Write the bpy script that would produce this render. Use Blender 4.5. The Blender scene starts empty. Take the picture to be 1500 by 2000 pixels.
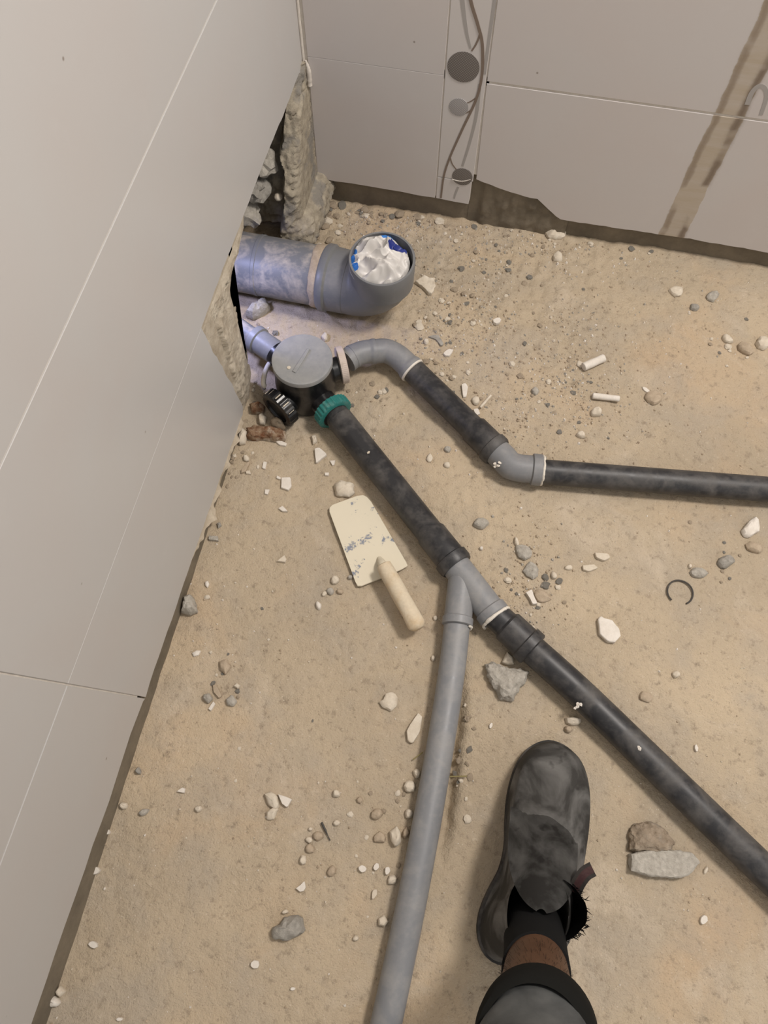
import bpy, bmesh, math, random
from mathutils import Vector, Matrix, noise
S = bpy.context.scene
COL = S.collection
rnd = random.Random(7)

# ---------------------------------------------------------------- camera, world, lights, exposure
FOC = 1500.0; CX, CY = 750.0, 1000.0; H = 1.2
D = Vector((5.0, 670.0, FOC)).normalized(); Zc = -D                     # straight down, seen in camera axes
vx = 1520.0; vy = (-FOC*D.z - (vx-CX)*D.x)/D.y
Yc = Vector((vx-CX, vy, FOC)).normalized(); Xc = Yc.cross(Zc)
CAM = Vector((0, 0, H))
def c2w(v): return Vector((Xc.dot(v), Yc.dot(v), Zc.dot(v)))
cam = bpy.data.cameras.new('camera'); camo = bpy.data.objects.new('camera', cam); COL.objects.link(camo)
r_, d_, f_ = c2w(Vector((1,0,0))), c2w(Vector((0,1,0))), c2w(Vector((0,0,1)))
m = Matrix((r_, -d_, -f_)).transposed().to_4x4(); m.translation = CAM
camo.matrix_world = m
cam.sensor_fit = 'HORIZONTAL'; cam.sensor_width = 36; cam.lens = 36*FOC/1500; cam.clip_start = 0.01
S.camera = camo
S.view_settings.view_transform = 'Standard'; S.view_settings.look = 'None'
S.view_settings.gamma = 1; S.view_settings.use_curve_mapping = False
S.view_settings.exposure = 0.44
w = bpy.data.worlds.new('world'); S.world = w; w.use_nodes = True
w.node_tree.nodes['Background'].inputs[0].default_value = (1.0, 0.965, 0.935, 1)
w.node_tree.nodes['Background'].inputs[1].default_value = 0.52
def area(name, loc, target, size, power, col):
    l = bpy.data.lights.new(name, 'AREA'); l.shape = 'DISK'; l.size = size; l.energy = power; l.color = col
    o = bpy.data.objects.new(name, l); COL.objects.link(o); o.location = loc
    o.rotation_euler = (Vector(target)-Vector(loc)).to_track_quat('-Z', 'Y').to_euler()
    return o
area('ceiling_light', (0.88, 0.84, 2.32), (0.1, 0.4, 0), 0.42, 31, (1.0, 0.93, 0.865))
area('cavity_light', (-0.505, 0.80, 0.245), (-0.39, 0.83, 0.0), 0.05, 0.24, (0.52, 0.56, 1.0)).data.spread = math.radians(105)

# ---------------------------------------------------------------- points from the photograph's geometry
def ray(px, py): return c2w(Vector((px-CX, py-CY, FOC)))
def P(px, py, z=0.0):
    d = ray(px, py); return CAM + d*((z-H)/d.z)
def PX(px, py, x):
    d = ray(px, py); return CAM + d*(x/d.x)
def PY(px, py, y):
    d = ray(px, py); return CAM + d*(y/d.y)
def fbm(x, y, z=0.0, o=4):
    return noise.fractal(Vector((x, y, z)), 1.0, 2.0, o)

# ---------------------------------------------------------------- materials
class NT:
    def __init__(s, name):
        s.m = bpy.data.materials.new(name); s.m.use_nodes = True
        s.t = s.m.node_tree; s.b = s.t.nodes['Principled BSDF']; s._c = None
    def n(s, typ, **kw):
        x = s.t.nodes.new(typ)
        for k, v in kw.items(): setattr(x, k, v)
        return x
    def l(s, a, b): s.t.links.new(a, b)
    def co(s):
        if s._c is None: s._c = s.n('ShaderNodeTexCoord').outputs['Object']
        return s._c
    def noise(s, scale, detail=4, rough=.55, dist=0, vec=None):
        x = s.n('ShaderNodeTexNoise'); x.inputs['Scale'].default_value = scale; x.inputs['Detail'].default_value = detail
        x.inputs['Roughness'].default_value = rough; x.inputs['Distortion'].default_value = dist
        s.l(vec or s.co(), x.inputs['Vector']); return x.outputs['Fac']
    def vor(s, scale, feature='F1'):
        x = s.n('ShaderNodeTexVoronoi'); x.feature = feature; x.inputs['Scale'].default_value = scale
        s.l(s.co(), x.inputs['Vector']); return x.outputs['Distance']
    def ramp(s, fac, stops):
        x = s.n('ShaderNodeValToRGB'); e = x.color_ramp.elements
        while len(e) < len(stops): e.new(0.5)
        for i, (p, c) in enumerate(stops):
            e[i].position = p; e[i].color = (c if hasattr(c, '__len__') else (c, c, c)) + (1,) if hasattr(c, '__len__') else (c, c, c, 1)
        s.l(fac, x.inputs[0]); return x.outputs[0]
    def mix(s, fac, a, b, mode='MIX'):
        x = s.n('ShaderNodeMix', data_type='RGBA', blend_type=mode)
        if isinstance(fac, (int, float)): x.inputs[0].default_value = fac
        else: s.l(fac, x.inputs[0])
        for i, v in ((6, a), (7, b)):
            if isinstance(v, tuple): x.inputs[i].default_value = v + (1,) if len(v) == 3 else v
            else: s.l(v, x.inputs[i])
        return x.outputs[2]
    def math(s, op, a, b=0.0, clamp=False):
        x = s.n('ShaderNodeMath', operation=op); x.use_clamp = clamp
        for i, v in ((0, a), (1, b)):
            if isinstance(v, (int, float)): x.inputs[i].default_value = v
            else: s.l(v, x.inputs[i])
        return x.outputs[0]
    def sep(s):
        x = s.n('ShaderNodeSeparateXYZ'); s.l(s.co(), x.inputs[0]); return x.outputs
    def bump(s, h, strength=.5, dist=.002):
        x = s.n('ShaderNodeBump'); x.inputs['Strength'].default_value = strength; x.inputs['Distance'].default_value = dist
        s.l(h, x.inputs['Height']); s.l(x.outputs[0], s.b.inputs['Normal'])
    def out(s, col, rough=.6, spec=.4):
        if isinstance(col, tuple): s.b.inputs['Base Color'].default_value = col + (1,)
        else: s.l(col, s.b.inputs['Base Color'])
        if isinstance(rough, (int, float)): s.b.inputs['Roughness'].default_value = rough
        else: s.l(rough, s.b.inputs['Roughness'])
        s.b.inputs['Specular IOR Level'].default_value = spec
        return s.m
def dusty(name, base, dust, lo, hi, scale=28, rough=.45, spec=.4, bump=.15, streak=True):
    t = NT(name)
    n1 = t.noise(scale, 6, .62, .6); n2 = t.noise(scale*5, 3, .6)
    f = t.ramp(t.math('ADD', t.math('MULTIPLY', n1, .75), t.math('MULTIPLY', n2, .25)), [(lo, 0.0), (hi, 1.0)])
    c = t.mix(f, base, dust)
    t.bump(n2, bump, .001)
    return t.out(c, t.math('ADD', t.math('MULTIPLY', f, .3), rough), spec)
def rocky(name, a, b, scale=60, rough=.9, bump=.5, c=None):
    t = NT(name); n1 = t.noise(scale, 6, .6); n2 = t.noise(scale*6, 3, .7)
    col = t.mix(t.ramp(n1, [(.35, 0.0), (.68, 1.0)]), a, b)
    if c: col = t.mix(t.ramp(t.noise(scale*.35, 4), [(.52, 0.0), (.62, 1.0)]), col, c)
    col = t.mix(t.math('MULTIPLY', n2, .35), col, tuple(x*.45 for x in a))
    t.bump(t.math('ADD', n1, t.math('MULTIPLY', n2, .4)), bump, .003)
    return t.out(col, rough, .2)

def floor_mat():
    t = NT('sandy_screed')
    big = t.noise(2.2, 4, .6, .4); mid = t.noise(9, 6, .62, .5); fine = t.noise(70, 6, .7); grain = t.noise(420, 2, .7)
    c = t.mix(t.ramp(big, [(.36, 0.0), (.64, 1.0)]), (.42, .345, .25), (.53, .43, .305))
    c = t.mix(t.ramp(t.noise(3.4, 5, .6, .8), [(.50, 0.0), (.74, .6)]), c, (.52, .375, .24))
    c = t.mix(t.ramp(mid, [(.46, 0.0), (.75, .9)]), c, (.40, .345, .275))
    c = t.mix(t.ramp(t.noise(5.5, 6, .65, 1.0), [(.56, 0.0), (.70, .7)]), c, (.56, .47, .36))
    c = t.mix(t.ramp(fine, [(.30, .75), (.45, 0.0)]), c, (.25, .20, .145))
    c = t.mix(t.ramp(fine, [(.60, 0.0), (.80, .8)]), c, (.60, .51, .40))
    c = t.mix(t.ramp(grain, [(.27, .45), (.38, 0.0)]), c, (.16, .125, .09))
    v = t.vor(95); c = t.mix(t.ramp(v, [(.05, .5), (.12, 0.0)]), c, (.64, .56, .45))
    h = t.math('ADD', t.math('MULTIPLY', fine, .9), t.math('ADD', t.math('MULTIPLY', grain, .3), t.math('MULTIPLY', t.noise(24, 5, .6), 1.2)))
    t.bump(h, .8, .006)
    return t.out(c, .95, .15)

def tile_mat(name, base, stain=None):
    t = NT(name)
    n = t.noise(5, 3, .5, .5)
    c = t.mix(t.ramp(n, [(.35, 0.0), (.68, 1.0)]), base, tuple(x*k for x, k in zip(base, (1.0, .975, .965))))
    c = t.mix(t.ramp(t.noise(16, 5, .6), [(.60, 0.0), (.78, .25)]), c, tuple(min(1, x*1.1) for x in base))
    spots = t.vor(9); c = t.mix(t.ramp(spots, [(.012, .7), (.022, 0.0)]), c, (.17, .13, .10))
    if stain:
        xl0, xr0, s = stain                     # dried adhesive smear: left x, right x at z=0.05 and its slope with height
        o = t.sep(); x = t.math('SUBTRACT', o[0], t.math('MULTIPLY', t.math('SUBTRACT', o[2], .05), s))
        wob = t.math('MULTIPLY', t.math('SUBTRACT', t.noise(22, 4, .6), .5), .012); x = t.math('ADD', x, wob)
        inside = t.math('MULTIPLY', t.math('GREATER_THAN', x, xl0), t.math('LESS_THAN', x, xr0))
        e1 = t.ramp(t.math('ABSOLUTE', t.math('SUBTRACT', x, xl0+.006)), [(.003, 1.0), (.008, 0.0)])
        e2 = t.ramp(t.math('ABSOLUTE', t.math('SUBTRACT', x, xr0-.006)), [(.003, 1.0), (.009, 0.0)])
        mp = t.n('ShaderNodeMapping'); mp.inputs['Scale'].default_value = (.15, 1, 1); t.l(t.co(), mp.inputs[0])
        br = t.noise(60, 5, .7, .3, mp.outputs[0]); gap = t.ramp(t.noise(14, 2), [(.40, 0.0), (.52, 1.0)])
        c = t.mix(t.math('MULTIPLY', inside, t.ramp(br, [(.25, .5), (.7, .95)])), c, (.43, .36, .27))
        c = t.mix(t.math('MULTIPLY', t.math('MULTIPLY', e1, gap), .6), c, (.17, .12, .08))
        c = t.mix(t.math('MULTIPLY', t.math('MULTIPLY', e2, gap), .85), c, (.15, .11, .08))
    return t.out(c, .33, .42)

M = {}
M['floor'] = floor_mat()
M['tile_l'] = tile_mat('glazed_tile_left', (.475, .466, .455))
M['grout'] = rocky('grout', (.62, .57, .51), (.72, .67, .60), 90, .9, .2)
M['plaster'] = rocky('wall_plaster', (.40, .34, .26), (.60, .54, .44), 30, .95, 1.0)
M['cement'] = rocky('raw_cement', (.16, .135, .10), (.245, .205, .15), 18, .95, .6)
M['mortar'] = rocky('pale_mortar', (.42, .35, .26), (.58, .50, .39), 30, .95, .5)
M['cavity'] = rocky('cavity_light_block', (.13, .12, .11), (.20, .18, .16), 20, .95, .8)
M['lump'] = rocky('rough_concrete', (.30, .26, .20), (.50, .44, .34), 60, .95, 1.0, (.26, .24, .21))
M['rubber'] = dusty('black_rubber', (.012, .012, .013), (.10, .09, .075), .50, .85, 60, .5)
M['black_pipe'] = dusty('black_pipe_plastic', (.022, .022, .024), (.13, .12, .11), .42, .78, 22, .42, .45)
M['trap'] = dusty('black_trap_plastic', (.008, .008, .009), (.09, .08, .07), .50, .90, 24, .30, .5)
M['grey'] = dusty('grey_pipe_plastic', (.195, .20, .21), (.31, .30, .285), .42, .80, 26, .42, .42)
M['grey2'] = dusty('grey_fitting_plastic', (.19, .193, .20), (.28, .27, .26), .45, .85, 34, .45, .42)
M['bigpipe'] = dusty('grey_soil_pipe', (.16, .163, .17), (.42, .37, .31), .47, .66, 20, .45, .4)
M['bigelbow'] = dusty('grey_soil_elbow', (.165, .168, .172), (.27, .255, .235), .50, .85, 26, .42, .42)
M['lid'] = dusty('lid_plastic', (.25, .255, .26), (.34, .335, .32), .40, .75, 30, .34, .45)
M['teal'] = dusty('teal_plastic', (.018, .155, .14), (.16, .27, .24), .50, .82, 60, .4)
M['beige'] = dusty('beige_plastic', (.55, .46, .40), (.36, .30, .25), .55, .8, 60, .5)
M['seal'] = dusty('pale_seal', (.68, .63, .55), (.45, .40, .34), .55, .8, 90, .6)
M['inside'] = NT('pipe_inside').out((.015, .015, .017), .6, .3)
M['cream'] = rocky('cream_plaster', (.60, .52, .41), (.74, .67, .56), 50, .9, .3)
M['white'] = rocky('white_tile_shard', (.70, .64, .56), (.80, .75, .68), 60, .75, .15)
M['stone'] = rocky('grey_stone', (.42, .385, .33), (.60, .56, .49), 130, .95, 1.0)
M['darkstone'] = rocky('dark_grey_stone', (.30, .28, .245), (.46, .43, .38), 120, .95, .8)
M['tan'] = rocky('tan_crumb', (.40, .32, .23), (.54, .44, .33), 60, .95, .6)
M['brownblock'] = rocky('brown_mortar', (.27, .21, .15), (.42, .345, .26), 90, .95, 1.0, (.36, .31, .25))
M['brick'] = rocky('rusty_masonry', (.16, .065, .03), (.40, .30, .20), 90, .95, 1.0, (.58, .50, .40))
M['wire'] = dusty('dark_wire', (.05, .045, .04), (.14, .12, .10), .5, .8, 80, .5)
M['straw'] = NT('dry_straw').out((.26, .22, .10), .8, .2)
M['wood'] = rocky('plastered_wood', (.58, .44, .28), (.74, .65, .50), 38, .8, .4, (.66, .57, .43))
def blade_mat():
    t = NT('plastered_steel'); n = t.noise(38, 8, .72, .3); n2 = t.noise(11, 3, .5, .4)
    f = t.ramp(t.math('ADD', t.math('MULTIPLY', n, .62), t.math('MULTIPLY', n2, .38)), [(.425, 1.0), (.442, 0.0)])
    c = t.mix(f, (.66, .60, .47), (.22, .24, .29)); t.bump(t.math('SUBTRACT', n, f), .35, .0015)
    return t.out(c, .7, .3)
M['blade'] = blade_mat()
M['steel'] = dusty('dull_steel', (.20, .21, .24), (.45, .41, .34), .45, .6, 40, .5)
def boot_mat(name, base, dust, lo, hi, sc=15):
    t = NT(name); n = t.noise(sc, 5, .55, .6); n2 = t.noise(300, 2, .6); n3 = t.noise(sc*2.2, 3, .5)
    f = t.ramp(n, [(lo, 0.0), (hi, 1.0)]); c = t.mix(f, base, dust)
    c = t.mix(t.ramp(n3, [(.30, .8), (.38, 0.0)]), c, (.02, .018, .016))
    t.bump(t.math('ADD', t.math('MULTIPLY', n2, .4), n3), .3, .002)
    return t.out(c, .72, .25)
M['leather'] = boot_mat('dusty_black_suede', (.032, .030, .027), (.20, .195, .185), .44, .76)
M['sole'] = boot_mat('boot_sole_rubber', (.03, .029, .028), (.12, .11, .10), .40, .8, 30)
M['sock'] = NT('black_knit').out((.010, .010, .010), .95, .1)
M['fur'] = NT('black_elastic').out((.006, .006, .006), .95, .1)
M['tab'] = dusty('maroon_lining', (.075, .032, .034), (.13, .08, .07), .45, .8, 60, .7)
M['tabedge'] = dusty('tab_edge', (.045, .04, .037), (.09, .08, .07), .4, .8, 60, .8)
def skin_mat():
    t = NT('brown_skin'); n = t.noise(40, 4); n2 = t.noise(260, 3, .6)
    c = t.mix(t.ramp(n, [(.3, 0.0), (.7, 1.0)]), (.070, .034, .018), (.095, .048, .026))
    t.bump(n2, .25, .001); t.b.inputs['Subsurface Weight'].default_value = .08; t.b.inputs['Subsurface Radius'].default_value = (.01, .004, .002)
    return t.out(c, .55, .35)
M['skin'] = skin_mat()
M['trouser'] = boot_mat('dusty_work_trousers', (.040, .042, .043), (.115, .118, .115), .35, .7, 12)
M['hem'] = NT('black_hem').out((.009, .009, .008), .9, .1)
M['hair'] = NT('leg_hair').out((.015, .009, .006), .7, .2)
def bag_mat():
    t = NT('printed_plastic_bag')
    def blob(x, y, r, sx=1.0, sy=1.0):
        mp = t.n('ShaderNodeMapping'); mp.inputs['Location'].default_value = (-x*sx, -y*sy, 0); mp.inputs['Scale'].default_value = (sx, sy, 0)
        t.l(t.co(), mp.inputs[0]); g = t.n('ShaderNodeVectorMath', operation='LENGTH'); t.l(mp.outputs[0], g.inputs[0])
        d = t.math('ADD', g.outputs['Value'], t.math('MULTIPLY', t.math('SUBTRACT', t.noise(70, 2), .5), .012))
        return t.math('LESS_THAN', d, r)
    c = (.62, .595, .565)
    c = t.mix(blob(.026, .026, .0155), c, (.025, .04, .22))
    c = t.mix(blob(.008, .046, .007, .45, 1), c, (.04, .20, .58))
    for x, y in ((-.047, .010), (-.045, -.007), (-.036, -.024)): c = t.mix(blob(x, y, .0052), c, (.03, .17, .55))
    t.b.inputs['Subsurface Weight'].default_value = 0.0
    return t.out(c, .38, .5)
M['bag'] = bag_mat()
M['vine'] = NT('brown_print').out((.20, .155, .125), .4, .4)
M['palevine'] = NT('pale_print').out((.36, .34, .325), .4, .4)
def mesh_print(name, a, b, sc):
    t = NT(name); o = t.sep()
    g = t.math('MULTIPLY', t.math('SINE', t.math('MULTIPLY', o[0], sc)), t.math('SINE', t.math('MULTIPLY', o[2], sc)))
    return t.out(t.mix(t.ramp(t.math('ADD', t.math('MULTIPLY', g, .5), .5), [(.45, 0.0), (.75, 1.0)]), a, b), .4, .4)
M['disc'] = mesh_print('dotted_print', (.125, .11, .10), (.235, .215, .20), 1400)
M['disc2'] = mesh_print('ribbed_print', (.26, .25, .25), (.46, .44, .43), 1700)

# ---------------------------------------------------------------- builders
def link(name, bm, mats, parent=None, loc=None, smooth=True, ang=38, kind=None):
    if loc is not None: bmesh.ops.translate(bm, verts=bm.verts, vec=-Vector(loc))
    bmesh.ops.recalc_face_normals(bm, faces=bm.faces)
    me = bpy.data.meshes.new(name)
    if smooth:
        for f in bm.faces: f.smooth = True
        lim = math.radians(ang)
        for e in bm.edges:
            if len(e.link_faces) == 2 and e.calc_face_angle(0) > lim: e.smooth = False
    bm.to_mesh(me); bm.free()
    for mm in (mats if isinstance(mats, (list, tuple)) else [mats]): me.materials.append(mm)
    o = bpy.data.objects.new(name, me); COL.objects.link(o)
    if loc is not None: o.location = loc
    if parent is not None:
        o.parent = parent
        wp = Vector(); q = parent
        while q is not None: wp += q.location; q = q.parent
        if loc is not None: o.location = Vector(loc) - wp
        else: me.transform(Matrix.Translation(-wp))
    if kind: o['kind'] = kind
    return o
def tag(o, label=None, cat=None, group=None, kind=None):
    if label: o['label'] = label
    if cat: o['category'] = cat
    if group: o['group'] = group
    if kind: o['kind'] = kind
    return o
def thing(name, label, cat, loc, group=None):
    o = bpy.data.objects.new(name, None); o.empty_display_size = .05; COL.objects.link(o); o.location = Vector(loc)
    return tag(o, label, cat, group)
def ring(bm, c, u, v, r, n):
    return [bm.verts.new(c + u*(r*math.cos(2*math.pi*k/n)) + v*(r*math.sin(2*math.pi*k/n))) for k in range(n)]
def bridge(bm, a, b, mi=0):
    n = len(a)
    for k in range(n):
        f = bm.faces.new((a[k], a[(k+1) % n], b[(k+1) % n], b[k])); f.material_index = mi
def tube(bm, pts, rad, n=28, cap=True, mi=0, hollow=0):
    pts = [Vector(p) for p in pts]
    if not hasattr(rad, '__len__'): rad = [rad]*len(pts)
    tg = []
    for i in range(len(pts)):
        a = pts[max(i-1, 0)]; b = pts[min(i+1, len(pts)-1)]
        t = (b-a); tg.append(t.normalized() if t.length > 1e-9 else (tg[-1] if tg else Vector((1, 0, 0))))
    up = Vector((0, 0, 1)) if abs(tg[0].z) < .9 else Vector((0, 1, 0))
    u = tg[0].cross(up).normalized(); rs = []
    for i, p in enumerate(pts):
        u = (u - tg[i]*u.dot(tg[i])).normalized(); v = tg[i].cross(u)
        rs.append(ring(bm, p, u, v, rad[i], n))
    for a, b in zip(rs, rs[1:]): bridge(bm, a, b, mi)
    if cap:
        bm.faces.new(rs[0][::-1]).material_index = mi; bm.faces.new(rs[-1]).material_index = mi
    return rs
def turned(bm, p0, p1, prof, n=36, mi=0, cap=True):
    """prof: (distance in metres from p0 along p0->p1, radius)"""
    p0 = Vector(p0); p1 = Vector(p1); t = (p1-p0).normalized()
    up = Vector((0, 0, 1)) if abs(t.z) < .9 else Vector((0, 1, 0))
    u = t.cross(up).normalized(); v = t.cross(u)
    rs = [ring(bm, p0+t*s, u, v, r, n) for s, r in prof]
    for a, b in zip(rs, rs[1:]): bridge(bm, a, b, mi)
    if cap:
        bm.faces.new(rs[0][::-1]).material_index = mi; bm.faces.new(rs[-1]).material_index = mi
    return rs
def smoothpath(pts, k=8):
    pts = [Vector(p) for p in pts]; out = []
    q = [pts[0]*2-pts[1]] + pts + [pts[-1]*2-pts[-2]]
    for i in range(1, len(q)-2):
        a, b, c, d = q[i-1], q[i], q[i+1], q[i+2]
        for j in range(k):
            t = j/k
            out.append(.5*((2*b)+(c-a)*t+(2*a-5*b+4*c-d)*t*t+(3*b-a-3*c+d)*t**3))
    out.append(pts[-1]); return out
def prism(bm, poly3, off, mi=0):
    """polygon (list of Vectors) pushed along off"""
    a = [bm.verts.new(p) for p in poly3]; b = [bm.verts.new(p+off) for p in poly3]
    f1 = bm.faces.new(a[::-1]); f2 = bm.faces.new(b)
    n = len(a); fs = [f1, f2]
    for k in range(n): fs.append(bm.faces.new((a[k], a[(k+1) % n], b[(k+1) % n], b[k])))
    for f in fs: f.material_index = mi
    return f1, f2
def rough_edge(pts, step=.012, amp=.004, seed=0.0):
    out = []
    for a, b in zip(pts, pts[1:]):
        a = Vector(a); b = Vector(b); n = max(1, int((b-a).length/step))
        t = (b-a).normalized(); nn = Vector((-t.y, t.x))
        for k in range(n):
            p = a.lerp(b, k/n)
            if k > 0 or out: p = p + nn*amp*noise.noise(Vector((p.x*60+seed, p.y*60, seed)))*1.6
            out.append(p)
    out.append(Vector(pts[-1])); return out

CAPS = []       # footprints (a, b, radius) kept free of loose crumbs
def foot(a, b, r): CAPS.append((Vector((a[0], a[1])), Vector((b[0], b[1])), r))
def blocked(x, y, pad=.004):
    p = Vector((x, y))
    for a, b, r in CAPS:
        d = b-a; t = max(0, min(1, (p-a).dot(d)/max(d.length_squared, 1e-9)))
        if (p-(a+d*t)).length < r+pad: return True
    return False

# ---------------------------------------------------------------- floor
TR = [P(888,1340), P(893,1400), P(885,1470), P(880,1530), P(872,1600)]     # crack beside the long grey pipe
def fh(x, y):
    h = .0035*fbm(x*4, y*4, 1.3, 3) + .0016*fbm(x*18, y*18, 5.1, 4)
    rub = max(0, min(1, (y-.62)/.3))*max(0, min(1, (.42-x)/.25))
    rub = max(rub, .8*max(0, 1-abs(x-.02)/.09)*max(0, 1-abs(y-.55)/.2))
    k = noise.noise(Vector((x*55, y*55, 2.2)))
    h += rub*(.005*max(0, k) + .0035*fbm(x*60, y*60, .2, 3))
    h += .0012*max(0, noise.noise(Vector((x*38, y*38, 9.2)))-.15)
    for i, q in enumerate(TR):
        d = ((x-q.x-.004*noise.noise(Vector((y*60, 0, 0))))**2/.009**2 + (y-q.y)**2/.045**2)
        if d < 4: h -= .016*math.exp(-d)
    bank = max(0, 1-abs(x-.155-(y-.22)*-.05)/.035)*max(0, min(1, (y-.05)/.1))*max(0, min(1, (.32-y)/.08))
    h += .004*bank*(.5+max(0, noise.noise(Vector((x*70, y*70, 4)))))
    dx = x+.42                                                        # dirt banked up at the foot of the walls
    h += .006*max(0, 1-max(0, 1.2-y)/.07)*(.6+.8*noise.noise(Vector((x*22, 0, 3))))
    h += .003*max(0, 1-abs(dx)/.03)*(.5+noise.noise(Vector((y*25, 0, 8))))
    return h-.001
def axis(lo, hi, step, outs):
    a = []; n = int(round((hi-lo)/step))
    a = [lo+(hi-lo)*i/n for i in range(n+1)]
    return sorted(set([round(v, 5) for v in a] + outs))
xs = axis(-.62, .66, .0045, [-.9, -.75, .75, .9, 1.3, 2.0, 2.6]); ys = axis(-.36, 1.225, .0045, [-2.0, -1.4, -.9, -.6, -.45, 1.3])
bm = bmesh.new(); grid = []
for y in ys:
    grid.append([bm.verts.new((x, y, fh(x, y) if (-.62 <= x <= .66 and -.36 <= y <= 1.225) else 0.0)) for x in xs])
for j in range(len(ys)-1):
    for i in range(len(xs)-1): bm.faces.new((grid[j][i], grid[j][i+1], grid[j+1][i+1], grid[j+1][i]))
link('floor', bm, M['floor'], kind='structure', ang=180)

# ---------------------------------------------------------------- left wall
XT, XS = -.395, -.406
YW, YS = 1.193, 1.204
hole = [(.655, -.02), (.690, .012), (.722, .004), (.736, .020), (.740, .067), (.750, .146), (.757, .194), (.742, .230), (.764, .266), (.808, .262), (.83, .268), (.85, .285), (.90, .318)]
he = rough_edge(hole, .01, .006, 3.0)
poly = [Vector((-2.0, -.05)), Vector((.64, -.05))] + he + [Vector((1.0, .335)), Vector((1.30, .335)), Vector((1.30, 2.6)), Vector((-2.0, 2.6))]
bm = bmesh.new()
prism(bm, [Vector((XS, p.x, p.y)) for p in poly], Vector((-.075, 0, 0)))
# added box closing the cavity behind, keeping world light out
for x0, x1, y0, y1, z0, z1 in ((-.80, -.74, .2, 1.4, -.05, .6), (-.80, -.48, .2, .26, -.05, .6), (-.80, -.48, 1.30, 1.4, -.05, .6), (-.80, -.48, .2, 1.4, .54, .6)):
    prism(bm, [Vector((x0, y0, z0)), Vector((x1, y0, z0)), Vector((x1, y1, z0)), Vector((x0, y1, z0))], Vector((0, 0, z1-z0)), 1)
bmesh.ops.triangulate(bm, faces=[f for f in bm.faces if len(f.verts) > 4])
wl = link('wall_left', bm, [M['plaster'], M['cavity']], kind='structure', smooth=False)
bm = bmesh.new(); qy = [-2.0]+[-.5+.02*i for i in range(58)]
prism(bm, [Vector((XS-.001, y, -.03)) for y in (qy[0], qy[-1])][::-1]+[Vector((-.3985+.0015*noise.noise(Vector((y*30, 1, 1))), y, -.03)) for y in qy], Vector((0, 0, .085)))
link('base_strip', bm, M['cement'], wl, smooth=False)  # cement skirt coloured dark for the dirt and shade under the tile edge
G = .0011; g2 = .0001
def jy(z): return .141-.130*min(z, .62)
def tile_panel(bm, polys, flip, depth=.0095, face=None):
    for pl, mi in polys:
        if flip: a = [Vector((XT-depth, p[0], p[1])) for p in pl]; off = Vector((depth, 0, 0))
        else: a = [Vector((p[0], YW+depth, p[1])) for p in pl]; off = Vector((0, -depth, 0))
        f1, f2 = prism(bm, a, off, mi)
        es = list(f2.edges)
        bmesh.ops.bevel(bm, geom=es, offset=.0006, segments=1, affect='EDGES', clamp_overlap=True)
bm = bmesh.new()
bot = [(jy(.04)+G, .043), (.18, .046), (.30, .042), (.42, .038), (.55, .034), (.60, .030), (.648, .026)]
bot = [tuple(v) for v in rough_edge(bot, .02, .0025, 1.0)]
edge = [tuple(v) for v in rough_edge([(.656, .040), (.652, .060), (.639, .158), (.622, .246), (.614, .315-g2)], .01, .0022, 2.0)]
bot0 = [tuple(v) for v in rough_edge([(-2.0, .066), (-.3, .066), (-.1, .060), (.02, .052), (.08, .056), (.130, .049), (jy(.04)-G, .042)], .03, .003, 4.0)]
up = [tuple(v) for v in rough_edge([(.614+.002, .315+g2), (.72, .317), (.80, .314), (.95, .314), (1.06, .307), (1.165, .306), (1.178, .300), (1.192, .318)], .012, .0015, 5.0)]

polys = [(bot + edge + [(jy(.315)+G, .315-g2)], 0), (bot0 + [(jy(.315)-G, .315-G), (-2.0, .315-G)], 0)]
polys += [([(jy(.315)+G, .315+g2)] + up + [(1.192, .602-G), (jy(.602)+G, .602-G)], 0), ([(-2, .315+G), (jy(.315)-G, .315+G), (jy(.602)-G, .602-G), (-2, .602-G)], 0)]
z = .602
while z < 2.5:
    polys += [([(.06+G, z+G), (1.192, z+G), (1.192, z+.288-G), (.06+G, z+.288-G)], 0), ([(-2, z+G), (.06-G, z+G), (.06-G, z+.288-G), (-2, z+.288-G)], 0)]; z += .288
tile_panel(bm, polys, True)
link('tiling', bm, M['tile_l'], wl, smooth=False)
bm = bmesh.new()
prism(bm, [Vector((XS, a, b)) for a, b in ((-2, .30), (.6, .30), (.62, .316), (1.19, .33), (1.19, 2.55), (-2, 2.55))], Vector((.0095, 0, 0)))
prism(bm, [Vector((XS, a, b)) for a, b in ((.085, .075), (.14, .075), (.14, .30), (.085, .30))], Vector((.0095, 0, 0)))
link('grout', bm, M['grout'], wl, smooth=False)
# broken mortar lip under the tile edge
bm = bmesh.new(); rows = []
n = 120
for i in range(n+1):
    y = .36+(.655-.36)*i/n; k = max(0, min(1, (i/n)*7, (1-i/n)*9))
    w_ = k*(.003+.012*max(0, .45+noise.noise(Vector((y*26, 0, 1)))+.5*noise.noise(Vector((y*80, 3, 1)))))
    zt = .040-.010*(y-.2)/.45; zb = zt-.006-.016*max(0, .4+noise.noise(Vector((y*30, 7, 1))))*k
    rows.append([bm.verts.new(v) for v in ((XS-.001, y, zt), (XT-.002+w_*.5, y, zt-.001), (XT-.004+w_, y, (zt+zb)/2), (XT-.006+w_*.6, y, zb), (XS-.001, y, zb-.006))])
for a, b in zip(rows, rows[1:]): bridge(bm, a, b)
bm.faces.new(rows[0]); bm.faces.new(rows[-1][::-1])
link('mortar_lip', bm, M['mortar'], wl, ang=30)
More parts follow.
